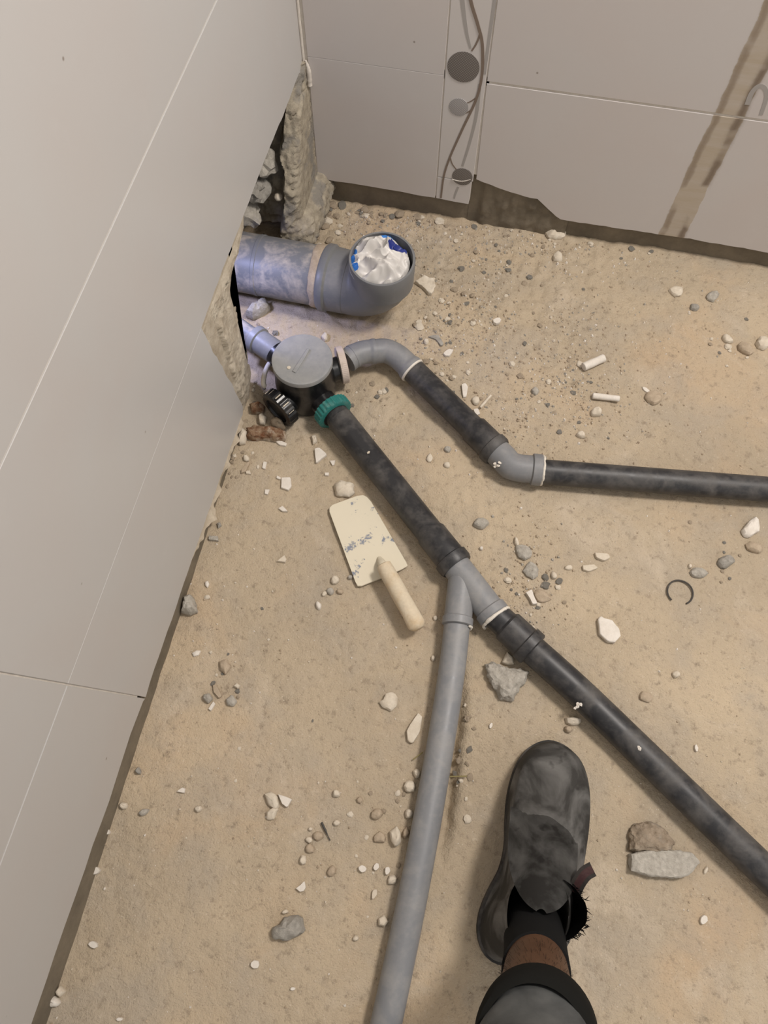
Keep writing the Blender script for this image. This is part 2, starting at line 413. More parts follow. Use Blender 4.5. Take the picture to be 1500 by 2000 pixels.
# rough plaster face left bare between the tile edge and the hole
bm = bmesh.new(); N1, N2 = 60, 120; gg = []
for j in range(N2+1):
    z = -.01+.335*j/N2
    yl = .60+.0*z
    def interp(tab, zz):
        for (y0, z0), (y1, z1) in zip(tab, tab[1:]):
            if z0 <= zz <= z1: return y0+(y1-y0)*(zz-z0)/max(1e-6, z1-z0)
        return tab[-1][0] if zz > tab[-1][1] else tab[0][0]
    yr = interp([(.700, -.02), (.728, .02), (.738, .067), (.748, .146), (.755, .194), (.742, .230), (.764, .262), (.84, .275), (.88, .33)], z)+.005*noise.noise(Vector((z*70, 1, 2)))
    row = []
    for i in range(N1+1):
        s = i/N1; y = yl+(yr-yl)*s
        x = XS+.001+(.006*(.5+fbm(y*26, z*26, 3, 4))+.005*abs(fbm(y*70, z*70, 8, 4)))*(1-s**6)-.004*s**8
        if z > .285: x = min(x, XT-.0115)
        x = min(x, XT-.0012)
        if y < .67: x = min(x, XT-.0098)
        row.append(bm.verts.new((x, y, z)))
    gg.append(row)
for j in range(N2):
    for i in range(N1): bm.faces.new((gg[j][i], gg[j][i+1], gg[j+1][i+1], gg[j+1][i]))
link('bare_plaster', bm, M['plaster'], wl, ang=180)

# ---------------------------------------------------------------- back wall
bm = bmesh.new()
for x0, x1, z0, z1 in ((-.90, 2.6, -.05, 2.6),):
    prism(bm, [Vector((x0, YS, z0)), Vector((x1, YS, z0)), Vector((x1, YS, z1)), Vector((x0, YS, z1))], Vector((0, .12, 0)))
wb = link('wall_back', bm, M['cement'], kind='structure', smooth=False)
sl = [PY(1305, 416, YW), PY(1440, 121, YW), PY(1335, 464, YW), PY(1448, 235, YW)]
slope = (sl[1].x-sl[0].x)/(sl[1].z-sl[0].z)
xl0 = sl[0].x-(sl[0].z-.05)*slope; xr0 = sl[2].x-(sl[2].z-.05)*slope
M['tile_b'] = tile_mat('glazed_tile_back', (.56, .53, .515), (xl0, xr0, slope))
M['tile_d'] = tile_mat('glazed_tile_decor', (.58, .555, .54))
bm = bmesh.new()
xa, xb = -.148, -.077
bL = [tuple(v) for v in rough_edge([(-.389, .061), (-.25, .058), (xa-G, .055)], .03, .002, 2.0)]
brk = [PY(927, 350, YW), PY(985, 371, YW), PY(1035, 387, YW), PY(1050, 388, YW), PY(1070, 408, YW), PY(1095, 429, YW)]
bR = [tuple(v) for v in rough_edge([(p.x+(.003 if i == 0 else 0), p.z) for i, p in enumerate(brk)] + [(.343, .050), (.51, .046), (2.6, .046)], .012, .002, 6.0)]
polys = [(bL + [(xa-G, .320-G), (-.386, .320-G)], 0), (bR + [(2.6, .316-G), (xb+G, .316-G)], 0)]
z = .318
while z < 2.5:
    polys += [([(-.386, z+G), (xa-G, z+G), (xa-G, z+.288-G), (-.386, z+.288-G)], 0), ([(xb+G, z+G), (2.6, z+G), (2.6, z+.288-G), (xb+G, z+.288-G)], 0)]; z += .288
tile_panel(bm, polys, False)
link('tiling', bm, M['tile_b'], wb, smooth=False)
bm = bmesh.new()
for x0, x1, z0, z1 in ((-.392, -.378, .07, 2.5), (xa-.004, xa+.004, .06, 2.5), (-.386, xa, .312, .328), (xb-.003, xb+.005, .125, 2.5), (xb, 2.6, .310, .326), (-.386, 2.6, .60, .612)):
    prism(bm, [Vector((x0, YS, z0)), Vector((x1, YS, z0)), Vector((x1, YS, z1)), Vector((x0, YS, z1))], Vector((0, -.0096, 0)))
link('grout', bm, M['grout'], wb, smooth=False)
# corner bead of grout with a loose nib where it breaks off
bm = bmesh.new()
tube(bm, [(XT+.002+.001*noise.noise(Vector((zz*40, 0, 0))), YW-.0015, zz) for zz in [.30+.02*i for i in range(60)]], .0026, 8)
a, b = PY(597, 118, YW-.004), PY(605, 166, YW-.004)
tube(bm, smoothpath([a, a.lerp(b, .4)+Vector((.002, 0, 0)), b]), [.0018+.0038*min(1, i/8)*(.7+.5*noise.noise(Vector((i*.9, 0, 0)))) for i in range(17)], 10)
link('corner_grout', bm, M['grout'], wb)
# printed decor tile with vines and dotted discs
bm = bmesh.new()
cutz = PY(905, 353, YW).z
tile_panel(bm, [([(xa+G, .055), (-.110, .053), (xb-G-.003, .052), (xb-G-.002, cutz-.0008), (xa+G, cutz-.0008)], 0), ([(xa+G, cutz+.0008), (xb-G, cutz+.0008), (xb-G, 1.0), (xa+G, 1.0)], 0), ([(xa+G, 1.0+2*G), (xb-G, 1.0+2*G), (xb-G, 2.5), (xa+G, 2.5)], 0)], False)
dt = link('decor_tile', bm, M['tile_d'], wb, smooth=False)
bm = bmesh.new(); prism(bm, [Vector((xa, YS, .06)), Vector((xb-.003, YS, .06)), Vector((xb-.003, YS, 1.2)), Vector((xa, YS, 1.2))], Vector((0, -.0092, 0)))
link('tile_backing', bm, M['grout'], wb, smooth=False)
def ribbon(bm, px, w0, w1, lift):
    q = smoothpath([PY(x, y, YW-lift) for x, y in px]); n = len(q); L = []
    for i, p in enumerate(q):
        t = (q[min(i+1, n-1)]-q[max(i-1, 0)]).normalized(); s = Vector((t.z, 0, -t.x))
        ww = w0+(w1-w0)*i/(n-1)
        L.append([bm.verts.new(p-s*ww), bm.verts.new(p+s*ww), bm.verts.new(p+s*ww+Vector((0, lift, 0))), bm.verts.new(p-s*ww+Vector((0, lift, 0)))])
    for a, b in zip(L, L[1:]): bridge(bm, a, b)
    bm.faces.new(L[0]); bm.faces.new(L[-1][::-1])
main = [(912, -60), (919, 0), (933, 48), (942, 88), (941, 149), (929, 197), (903, 253), (879, 307), (867, 344), (861, 387)]
bm = bmesh.new(); ribbon(bm, main, .0028, .0017, .0010); ribbon(bm, [(934, 50), (937, 66), (930, 86), (921, 100)], .0018, .0013, .0006)
ribbon(bm, [(879, 307), (883, 320), (891, 331)], .0013, .0011, .0006); ribbon(bm, [(929, 192), (918, 199), (905, 204)], .0012, .0006, .0006); ribbon(bm, [(918, 217), (910, 221), (898, 224)], .0012, .0006, .0006)
link('printed_vine', bm, M['vine'], dt)
bm = bmesh.new(); ribbon(bm, [(900, -60), (903, 0), (911, 61), (919, 95)], .0042, .0018, .0004); ribbon(bm, [(937, 165), (930, 227), (917, 280), (903, 325)], .003, .0022, .0004)
ribbon(bm, [(895, 365), (889, 380), (887, 388)], .0022, .0018, .0004); ribbon(bm, [(973, -60), (966, 0), (955, 80), (946, 145)], .0025, .0025, .0004)
link('printed_stem', bm, M['palevine'], dt)
for cx, cy, r, mm in ((905, 131, .0268, 'disc'), (903, 345, .0196, 'disc'), (896, 209, .0170, 'disc2')):
    c = PY(cx, cy, YW); bm = bmesh.new()
    turned(bm, c+Vector((0, .0005, 0)), c-Vector((0, .0008, 0)), [(0, r), (.0013, r), (.00135, r*.98)], 40)
    o = link('printed_disc', bm, M[mm], dt)
    if mm == 'disc2': o['label'] = 'small pale ribbed disc'
    if cy == 345:
        bm = bmesh.new(); q = [PY(883+36*k/8, 351+4*math.sin(k/8*3)-1, YW-.0012) for k in range(9)]
        tube(bm, q, .0009, 6); link('grout_line', bm, M['grout'], dt)
# hook shaped print at the right hand side
bm = bmesh.new(); ribbon(bm, [(1459, 205), (1468, 182), (1481, 169), (1493, 172), (1497, 190), (1486, 225)], .004, .003, .0004)
link('adhesive_smear', bm, M['palevine'], wb)
# rough cement patch seen where the tile is broken away
bm = bmesh.new(); gg = []
for j in range(19):
    z = -.01+.15*j/18; row = []
    for i in range(61):
        x = xb-.004+.2*i/60; e = max(0, 1-max(0, (x-xb)/.03))
        y = YS-.0015-.006*abs(fbm(x*34, z*34, 6, 4))+.03*e*e - .004
        row.append(bm.verts.new((x, min(y, YS-.0006) if e < .05 else min(y, YS-.0006), z)))
    gg.append(row)
for j in range(18):
    for i in range(60): bm.faces.new((gg[j][i], gg[j][i+1], gg[j+1][i+1], gg[j+1][i]))
link('cement_patch', bm, M['cement'], wb, ang=180)

# ---------------------------------------------------------------- rough concrete in the corner cavity
bm = bmesh.new(); rs = []; n = 200; LN = 100
for j in range(LN):
    s = j/(LN-1); z = .012+.30*s
    xr = -.387+.040*max(0, 1-z/.075)**.6
    xl = -.56+.05*s; yf = 1.035+.02*s+.12*s**2.2; yb = 1.30
    cx, cy = (xl+xr)/2, (yf+yb)/2; row = []
    for k in range(n):
        a = 2*math.pi*k/n; ca, sa = math.cos(a), math.sin(a)
        e = 6.0; rr = 1/((abs(ca)**e+abs(sa)**e)**(1/e))
        x = cx+(xr-xl)/2*rr*ca; y = cy+(yb-yf)/2*rr*sa
        d = .007*fbm(x*22, y*22, z*22, 5)+.006*abs(fbm(x*70, y*70, z*70, 4))+.004*noise.noise(Vector((x*160, y*160, z*160)))
        if j < 6: d -= .003*(6-j)
        edge_x = -.418-.10*max(0, .12-z)+.010*noise.noise(Vector((z*28, 3, 0)))
        gx = .060*max(0, min(1, (edge_x-x)/.012)) if sa < 0 else 0
        row.append(bm.verts.new((min(x+ca*d, -.3885 if z > .075 else 9), y+sa*d+gx, z)))
    rs.append(row)
for a, b in zip(rs, rs[1:]): bridge(bm, a, b)
bm.faces.new(rs[0][::-1]); bm.faces.new(rs[-1])
link('concrete_lump_1', bm, M['lump'], kind='structure', ang=60)

# ---------------------------------------------------------------- loose rock builders
def stone_from(px, h, mat, name, label, cat, seed=0, flat=False, group=None, z0=None, rg=1.0):
    q = [P(x, y, h*.5) for x, y in px]; c = sum(q, Vector())/len(q); base = fh(c.x, c.y) if z0 is None else z0
    pts = [Vector((p.x-c.x, p.y-c.y)) for p in q]
    # resample the outline
    per = sum((pts[i]-pts[i-1]).length for i in range(len(pts))); N = 72 if per > .13 else (26 if per > .09 else 16)
    res = []; L = per/N; acc = 0; i = 0
    loop = pts+[pts[0]]
    for k in range(N):
        d = k*L; t = 0
        for a, b in zip(loop, loop[1:]):
            l = (b-a).length
            if t+l >= d: res.append(a.lerp(b, (d-t)/max(l, 1e-9))); break
            t += l
    size = per/3.2; am = .05*size*rg
    lay = [(-.002/h, .90), (.08, .99), (.55, 1.0), (.90, .97), (1.0, .90), (1.0, .5)] if flat else [(-.002/h, .86), (.18, 1.0), (.5, .98), (.8, .84), (.98, .60), (1.04, .3)]
    big = per > .13
    if big: lay = [(a[0]+(b[0]-a[0])*i/4, a[1]+(b[1]-a[1])*i/4) for a, b in zip(lay, lay[1:]) for i in range(4)]+[lay[-1], (1.05 if not flat else 1.0, .18)]
    bm = bmesh.new(); rows = []
    for zz, sc in lay:
        row = []
        for k, p in enumerate(res):
            pq = p*sc if big else p; a = am*(noise.noise(Vector((pq.x*160+seed*7, pq.y*160, zz*2+seed)))+.5*noise.noise(Vector((pq.x*420, pq.y*420, zz*5+seed))))*(min(1, sc*1.1) if big else 1)
            dirn = p.normalized() if p.length > 0 else Vector((1, 0))
            hz = h*zz*(1+(0 if flat else .30)*noise.noise(Vector((pq.x*45+seed, pq.y*45, seed*3.1)))) if zz > 0 else h*zz
            q2 = p*sc+dirn*a*(.4 if flat else 1)
            if big and zz > 0:
                w3 = Vector((q2.x*120+seed, q2.y*120, hz*120)); q2 = q2+dirn*.0022*noise.noise(w3); hz += (.0012 if flat else .0028)*noise.fractal(w3*.8, 1, 2, 3)
            row.append(bm.verts.new((q2.x, q2.y, hz)))
        rows.append(row)
    for a, b in zip(rows, rows[1:]): bridge(bm, a, b)
    bm.faces.new(rows[0][::-1]); cv = bm.verts.new((0, 0, h*(1.0 if flat else 1.06)))
    for k in range(len(res)): bm.faces.new((rows[-1][k], rows[-1][(k+1) % len(res)], cv))
    o = link(name, bm, M[mat], ang=28)
    o.location = (c.x, c.y, base)
    tag(o, label, cat, group)
    foot(c, c, size*.42)
    return o
def blob(cx, cy, w, h2, ang=0, n=9, seed=0, pw=0.18):
    r = random.Random(seed*31+int(cx)); a0 = math.radians(ang); out = []
    for k in range(n):
        a = 2*math.pi*k/n; rr = 1+r.uniform(-pw, pw)
        x, y = w/2*rr*math.cos(a), h2/2*rr*math.sin(a)
        out.append((cx+x*math.cos(a0)-y*math.sin(a0), cy+x*math.sin(a0)+y*math.cos(a0)))
    return out

# ---------------------------------------------------------------- large soil pipe and its elbow
R1 = .0555
yb_ = .949; zb_ = .0600
foot((-.55, yb_), (-.20, yb_), .06)
bm = bmesh.new()
turned(bm, (-.70, yb_+.008, zb_), (-.305, yb_, zb_), [(0, R1), (.05, R1), (.255, R1), (.256, R1+.0012), (.262, R1+.0012), (.263, R1), (.396, R1)], 56)
bp = link('soil_pipe', bm, M['bigpipe']); tag(bp, 'wide dust-caked grey drain pipe coming out of the broken wall hole', 'pipe')
bm = bmesh.new(); rs = turned(bm, (-.335, yb_, zb_), (-.312, yb_, zb_), [(0, R1+.0006), (.002, R1+.0022), (.018, R1+.003), (.022, R1+.0012)], 56)
for v in bm.verts: v.co.x += .004*noise.noise(v.co*60); 
link('mortar_ring', bm, M['tan'], bp)
# elbow
ec = Vector((-.203, .937, 0)); Re = .0575
bm = bmesh.new()
turned(bm, (-.318, yb_, zb_), (-.26, yb_-.004, zb_), [(0, Re+.002), (.004, Re+.005), (.014, Re+.005), (.018, Re+.0015), (.05, Re+.0005)], 56)
path = [Vector((-.275, yb_-.003, zb_)), Vector((-.262, yb_-.004, zb_))]
for k in range(1, 10):
    a = math.pi/2*k/9; path.append(Vector((-.262+.059*math.sin(a), yb_-.004-.008*k/9, zb_+.059*(1-math.cos(a)))))
tube(bm, path, Re, 56)
top = Vector((-.203, .937, .100)); axd = Vector((.02, -.06, 1)).normalized()
elb = turned(bm, top, top+axd, [(-.005, Re+.0005), (.02, Re+.001), (.050, Re+.0015), (.052, Re+.0005), (.052, Re-.003), (.045, Re-.0035), (.0, Re-.0045)], 64, cap=False)
ebase = Vector((-.21, .94, 0))
el = thing('soil_pipe_elbow', 'wide grey drain elbow turning upward, its mouth stuffed with a bag', 'pipe elbow', ebase)
link('elbow_body', bm, M['bigelbow'], el)
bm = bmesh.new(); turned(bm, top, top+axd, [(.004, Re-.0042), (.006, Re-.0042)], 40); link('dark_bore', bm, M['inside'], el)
foot(ec, ec, .064)
# stuffed plastic bag
bm = bmesh.new(); c0 = top+axd*.038; n = 150
vs = {}
def bagz(x, y):
    r = math.hypot(x, y)/.052
    a = noise.noise(Vector((x*20+y*22, y*44-x*26, 1.7))); b = noise.noise(Vector((x*14+a*.9, y*42+x*18, 8.1)))
    rid = (1-abs(a*2.0))*.017 + (1-abs(b*2.4))*.013
    rid2 = (1-abs(noise.noise(Vector((x*90+b*2, y*70, 3.3)))*2))*.004
    return .030*(1-r**4*.9)*.55 + rid*(1-.5*r**3)+rid2-.012
rings = []
for i in range(46):
    r = .0515*i/45
    rings.append([bm.verts.new((r*math.cos(2*math.pi*k/n), r*math.sin(2*math.pi*k/n), bagz(r*math.cos(2*math.pi*k/n), r*math.sin(2*math.pi*k/n))-(.006 if i > 43 else 0))) for k in range(n)] if i else [bm.verts.new((0, 0, bagz(0, 0)))])
for k in range(n): bm.faces.new((rings[0][0], rings[1][k], rings[1][(k+1) % n]))
for a, b in zip(rings[1:], rings[2:]): bridge(bm, a, b)
low = [bm.verts.new((v.co.x*.8, v.co.y*.8, -.028)) for v in rings[-1]]; bridge(bm, rings[-1], low); bm.faces.new(low)
bg = link('plastic_bag', bm, M['bag'], ang=50); bg.scale = (1.05, 1.03, 1.0); bg.location = c0+Vector((-.0045, -.003, .006)); tag(bg, 'crumpled white plastic bag with blue print stuffed in the elbow mouth', 'plastic bag')

# ---------------------------------------------------------------- floor trap
tc = Vector((-.300, .731, 0)); rl = .0525; zl = .100
foot(tc, tc, .062)
tr = thing('floor_trap', 'black plastic drain trap with round grey lid and screw ports by the wall hole', 'floor trap', (tc.x, tc.y, 0))
bm = bmesh.new()
turned(bm, (tc.x, tc.y-.002, -.006), (tc.x, tc.y, .1), [(0, .046), (.01, .052), (.03, .054), (.055, .0535), (.075, .0515), (.090, .0505), (.100, .0505)], 56)
A = lambda px, py, z: P(px, py, z)
ports = [(A(655, 812, .034), .024), (A(672, 716, .040), .022), (A(548, 797, .034), .024), (A(540, 690, .045), .024)]
for q, r in ports:
    tube(bm, [Vector((tc.x, tc.y, q.z)), q], r, 32)
link('trap_body', bm, M['trap'], tr)
bm = bmesh.new()
turned(bm, (tc.x, tc.y, zl-.006), (tc.x, tc.y, 1), [(0, rl-.001), (.001, rl), (.009, rl), (.0105, rl-.0008), (.011, rl-.003), (.0105, rl-.006)], 72)
ld = link('lid', bm, M['lid'], tr); ld['label'] = 'round grey lid'
bm = bmesh.new(); a = P(574, 726, zl+.007); b = P(603, 680, zl+.007); t = (b-a).normalized(); s = Vector((-t.y, t.x, 0))*.0035
prism(bm, [a-s, b-s*.8, b+s*.8, a+s], Vector((0, 0, -.006))); bmesh.ops.bevel(bm, geom=list(bm.edges), offset=.0008, segments=1, affect='EDGES')
link('grip_ridge', bm, M['lid'], ld)
bm = bmesh.new(); c = P(564, 718, zl+.005); turned(bm, c, c+Vector((0, 0, 1)), [(0, .0035), (.001, .003), (.0012, .001)], 10); link('dried_spot', bm, M['cream'], ld)
def nut(bm, c, d, R, w, ribs=24, depth=.0016, n=None, bore=None):
    d = d.normalized(); up = Vector((0, 0, 1)); u = d.cross(up).normalized(); v = d.cross(u); n = ribs*4; rs = []
    for s, rr, rib in ((-w/2, R*.93, 0), (-w/2+.0015, R, 1), (w/2-.0015, R, 1), (w/2, R*.95, 0), (w/2, R*.72, 0), (w/2-.004, R*.70, 0)):
        rs.append([bm.verts.new(c+d*s+(u*math.cos(2*math.pi*k/n)+v*math.sin(2*math.pi*k/n))*(rr+(depth if rib and k % 4 < 2 else 0))) for k in range(n)])
    for a_, b_ in zip(rs, rs[1:]): bridge(bm, a_, b_)
    bm.faces.new(rs[0][::-1]); bm.faces.new(rs[-1])
dteal = (P(760, 945, .03)-P(655, 808, .034)); dteal.z = 0
bm = bmesh.new(); nut(bm, P(650, 803, .036), dteal, .0325, .019, 26, .0014); o = link('screw_nut', bm, M['teal'], tr); o['label'] = 'teal screw nut'
dw = (P(735, 684, .045)-P(667, 712, .045)); dw.z = 0; dw.normalize(); dw = (dw*1.0+Vector((-.05, -.25, 0))).normalized()
bm = bmesh.new(); nut(bm, P(668, 713, .040), dw, .0335, .014, 60, .0003); o = link('screw_nut', bm, M['beige'], tr); o['label'] = 'beige screw nut'
db = P(520, 820, .034)-P(560, 785, .034); db.z = 0; db.normalize(); cb = P(548, 796, .036)
bm = bmesh.new(); nut(bm, cb, db, .0345, .021, 22, .0016); cap_ = link('screw_cap', bm, M['trap'], tr)
bm = bmesh.new(); u = db.cross(Vector((0, 0, 1))).normalized(); v = db.cross(u)
for k in (-2.4, -1.3, 0, 1.2, 2.3):
    a = math.radians(-90+k*24) ; rad = u*math.cos(a)+v*math.sin(a)
    if rad.z < 0: rad = -rad if abs(rad.z) > .5 else rad
    c = cb+rad*.0352; tt = rad.cross(db).normalized()
    prism(bm, [c-db*.006-tt*.0009, c+db*.006-tt*.0009, c+db*.006+tt*.0009, c-db*.006+tt*.0009], rad*.0008)
link('plaster_mark', bm, M['cream'], cap_)
bm = bmesh.new(); c = P(524, 731, .04); q = []
for k in range(19):
    a = math.radians(-100+200*k/18); q.append(c+Vector((-.012*math.cos(a)*.4, .028*math.sin(a)*.9, .006*math.cos(a))))
tube(bm, q, .0045, 10); link('port_ring', bm, M['seal'], tr)
# grey stub between the trap and the wall
g0 = P(546, 694, .046); g1 = P(497, 660, .046); dd = (g1-g0).normalized(); L = (g1-g0).length
bm = bmesh.new(); turned(bm, g0, g1, [(0, .0225), (L-.014, .0225), (L-.012, .0255), (L-.001, .0258), (L+.001, .0225), (L+.001, .018), (L-.02, .017)], 40)
o = link('pipe_stub', bm, M['grey2']); tag(o, 'short grey collared pipe piece between the black trap and wall hole', 'pipe piece')
bm = bmesh.new(); g2 = g1+dd*.11+Vector((0, 0, -.004)); tube(bm, [g1-dd*.004, g1+dd*.05, g2], .0165, 30)
o = link('wall_drain_pipe', bm, M['bigpipe']); tag(o, 'thin bluish-lit pipe running into the hole below the wide pipe', 'pipe')
foot(g0, g2, .028)

# ---------------------------------------------------------------- upper branch
q = [P(678, 705, .043), P(692, 695, .043), P(712, 688, .042), P(733, 686, .040)]
bm = bmesh.new(); sp = smoothpath(q, 8); tube(bm, sp, [.0215]*(len(sp)-5)+[.0215, .0228, .023, .023, .023], 36); tube(bm, [sp[6], sp[8]], .0222, 36)
o = link('pipe_elbow', bm, M['grey2']); tag(o, 'grey pipe bend screwed into the beige nut of the trap', 'pipe elbow'); foot(q[0], q[-1], .03)
q = [P(733, 686, .040), P(755, 686, .038), P(776, 696, .035), P(792, 710, .031), P(805, 723, .028)]
bm = bmesh.new(); sp = smoothpath(q, 8); nn = len(sp); tube(bm, sp, [.0222]*(nn-8)+[.0222, .0225, .0235, .0245, .0248, .0248, .0248, .0245], 36)
el2 = link('pipe_elbow', bm, M['grey2']); tag(el2, 'grey pipe bend with pale rubber seal joined to the short black pipe', 'pipe elbow')
t = (sp[-1]-sp[-3]).normalized(); bm = bmesh.new(); turned(bm, sp[-1]-t*.002, sp[-1]+t, [(0, .0243), (.001, .0252), (.0035, .0252), (.0045, .0238)], 40)
link('rubber_seal', bm, M['seal'], el2); foot(q[0], q[-1], .03)
p0, p1 = P(803, 720, .028), P(972, 884, .026); L = (p1-p0).length
bm = bmesh.new(); turned(bm, p0, p1, [(0, .0225), (L-.065, .0225), (L-.060, .0258), (L-.018, .0258), (L-.016, .0285), (L-.004, .0285), (L, .0262)], 44)
o = link('black_pipe', bm, M['black_pipe']); tag(o, 'short black pipe slanting between the grey bend and grey angled fitting', 'pipe'); foot(p0, p1, .03)
q = [P(968, 880, .027), P(982, 893, .027), P(996, 908, .027), P(1014, 914, .027), P(1044, 917, .027)]
bm = bmesh.new(); sp = smoothpath(q, 8); tube(bm, sp, .0238, 40)
t = (q[-1]-q[-2]).normalized(); turned(bm, q[-1]-t*.006, q[-1]+t, [(0, .0238), (.002, .0272), (.016, .0275), (.018, .0255)], 44)
e45 = link('pipe_elbow', bm, M['grey2']); tag(e45, 'grey angled pipe fitting with wide collar at the right-hand black pipe', 'pipe elbow'); foot(q[0], q[-1], .03)
def seal_ring(parent, c, d, r, w=.006, a0=0, a1=360, seed=1, nm='sealant'):
    d = d.normalized(); u = d.cross(Vector((0, 0, 1))).normalized(); v = d.cross(u); q = []; rad = []
    for k in range(49):
        a = math.radians(a0+(a1-a0)*k/48); nn = noise.noise(Vector((a*3+seed, seed, 0)))
        q.append(c+(u*math.cos(a)+v*math.sin(a))*(r+.001*nn)+d*(.002*nn)); rad.append(w*.5*(.75+.6*abs(noise.noise(Vector((a*7, seed, 2))))))
    bm = bmesh.new(); tube(bm, q, rad, 8); return link(nm, bm, M['seal'], parent, smooth=False)
def crumbs(parent, pts, r0, mat='seal', nm='sealant', seed=1):
    rr = random.Random(seed); bm = bmesh.new()
    for p in pts:
        for _ in range(3):
            c = p+Vector((rr.uniform(-1, 1), rr.uniform(-1, 1), rr.uniform(-.5, .8)))*r0*.8
            s = bmesh.ops.create_icosphere(bm, subdivisions=1, radius=r0*rr.uniform(.5, 1))
            for v in s['verts']: v.co = Vector((v.co.x*rr.uniform(.6, 1.3), v.co.y*rr.uniform(.6, 1.3), v.co.z*.8))+c
    return link(nm, bm, M[mat], parent, smooth=False)
seal_ring(e45, q[-1]+t*.013, t, .0245, .0050, 0, 360, 6)
crumbs(e45, [P(968, 912, .035), P(973, 907, .040), P(977, 903, .044), P(967, 905, .038)], .0032, seed=3)
p0, p1 = P(1056, 921, .0245), P(1660, 968, .0245); p1 = p0+(p1-p0)*2.6
bm = bmesh.new(); turned(bm, p0, p1, [(0, .0215), ((p1-p0).length, .0215)], 44)
o = link('black_pipe', bm, M['black_pipe']); tag(o, 'black pipe running level to the right frame edge in the upper half', 'pipe'); foot(p0, p1, .026)

# ---------------------------------------------------------------- lower branch
p0, p1 = P(655, 808, .034), P(893, 1107, .030); L = (p1-p0).length
bm = bmesh.new(); turned(bm, p0, p1, [(0, .0225), (.012, .0225), (.013, .0235), (L-.075, .0232), (L-.070, .0258), (L-.020, .0260), (L-.018, .0290), (L-.005, .0290), (L, .027)], 44)
o = link('black_pipe', bm, M['black_pipe']); tag(o, 'long dusty black pipe from the teal nut to the grey Y-shaped fitting', 'pipe'); foot(p0, p1, .03)
for x, y in ((720, 884),): crumbs(o, [P(x, y, .058)], .0022, 'cream', 'plaster_spot', seed=5)
# wye
a0 = P(884, 1097, .030); a1 = P(967, 1204, .029); b0 = P(908, 1132, .030); b1 = P(893, 1222, .026)
bm = bmesh.new(); L = (a1-a0).length
turned(bm, a0, a1, [(0, .020), (.004, .0235), (L-.016, .0235), (L-.014, .0262), (L-.002, .0265), (L, .0245), (L, .02)], 44)
b00 = P(904, 1108, .030); L2 = (b1-b00).length
turned(bm, b00, b1, [(0, .010), (.008, .0215), (L2-.020, .0222), (L2-.014, .0222), (L2-.012, .0243), (L2-.001, .0243), (L2, .0225)], 44)
wy = link('wye_fitting', bm, M['grey']); tag(wy, 'grey Y-shaped pipe fitting where the drain lines meet', 'pipe fitting'); foot(a0, a1, .03); foot(b0, b1, .03)
seal_ring(wy, a1+(a1-a0).normalized()*.002, a1-a0, .0245, .0062, 0, 360, 3)
seal_ring(wy, b1+(b1-b00).normalized()*.001, b1-b00, .0222, .0045, 100, 215, 5)
pts = [P(893, 1215, .0245), P(885, 1290, .0225), P(866, 1420, .0215), P(833, 1610, .021), P(796, 1801, .021), P(754, 2000, .021), P(700, 2250, .021)]
bm = bmesh.new(); tube(bm, smoothpath(pts, 6), .0205, 44)
lg = link('grey_pipe', bm, M['grey']); tag(lg, 'long grey pipe running from the Y-fitting to the bottom edge', 'pipe')
for a, b in zip(pts, pts[1:]): foot(a, b, .024)
p0, p1 = P(960, 1194, .030), P(1038, 1266, .028); t = (p1-p0); L = t.length
e0, e1 = P(1030, 1260, .0265), P(1640, 1842, .025)
bm = bmesh.new(); turned(bm, p0, p1, [(0, .022), (.03, .0225), (.034, .0262), (L-.014, .0262), (L-.012, .0290), (L+.002, .0290), (L+.004, .026)], 44)
mid = P(1246, 1462, .0255)
tube(bm, smoothpath([e0, P(1130, 1350, .026), mid, P(1380, 1592, .0255), P(1500, 1708, .025), e1, e1+(e1-P(1500, 1708, .025))*7], 6), .0228, 44)
bl = link('black_pipe', bm, M['black_pipe']); tag(bl, 'long black pipe leaving the Y-fitting toward the lower right corner', 'pipe')
foot(p0, p1, .03); foot(e0, mid, .026); foot(mid, e1, .026)
for i, (x, y) in enumerate(((1130, 1377), (1250, 1461))): crumbs(bl, [P(x, y, .046), P(x-3, y+3, .045)], .0035, 'white', 'plaster_spot', seed=20+i)

# ---------------------------------------------------------------- trowel
tw = thing('plaster_trowel', 'square plastering trowel caked in dry cream plaster, lying beside the black pipe', 'trowel', P(730, 1060, 0))
ol = [(643, 998), (643, 990), (649, 984), (698, 967), (709, 965), (717, 969), (725, 978), (794, 1097), (796, 1104), (784, 1111), (752, 1125), (706, 1143), (698, 1143), (694, 1135)]
q = [P(x, y, .011) for x, y in ol]
bm = bmesh.new(); f1, f2 = prism(bm, q, Vector((0, 0, -.0035)))
bmesh.ops.bevel(bm, geom=list(f1.edges), offset=.0007, segments=1, affect='EDGES')
for v in bm.verts: v.co.z += .0012*noise.noise(v.co*30)-.003
link('blade', bm, M['blade'], tw, smooth=False)
bm = bmesh.new(); u = (q[6]-q[3]).normalized()
for k, (a, b) in enumerate(zip(q[8:9]+q[6:7], q[9:10]+q[7:8])): pass
tube(bm, smoothpath([P(741, 1090, .0085), P(744, 1097, .014), P(748, 1104, .026), P(756, 1118, .030)]), [.004+.003*min(1, i/10) for i in range(25)], 12)
link('tang', bm, M['blade'], tw)
bm = bmesh.new(); h0, h1 = P(748, 1102, .033), P(819, 1229, .031); L = (h1-h0).length
turned(bm, h0, h1, [(0, .008), (.002, .0118), (.012, .0128), (L*.30, .0138), (L*.55, .0134), (L*.75, .0138), (L*.92, .0146), (L-.006, .0138), (L-.001, .009), (L, .004)], 28)
for v in bm.verts: v.co += Vector((1, 1, .5))*.0012*noise.noise(v.co*70)
link('handle', bm, M['wood'], tw)
foot(P(710, 1050), P(720, 1060), .055); foot(h0, h1, .014)

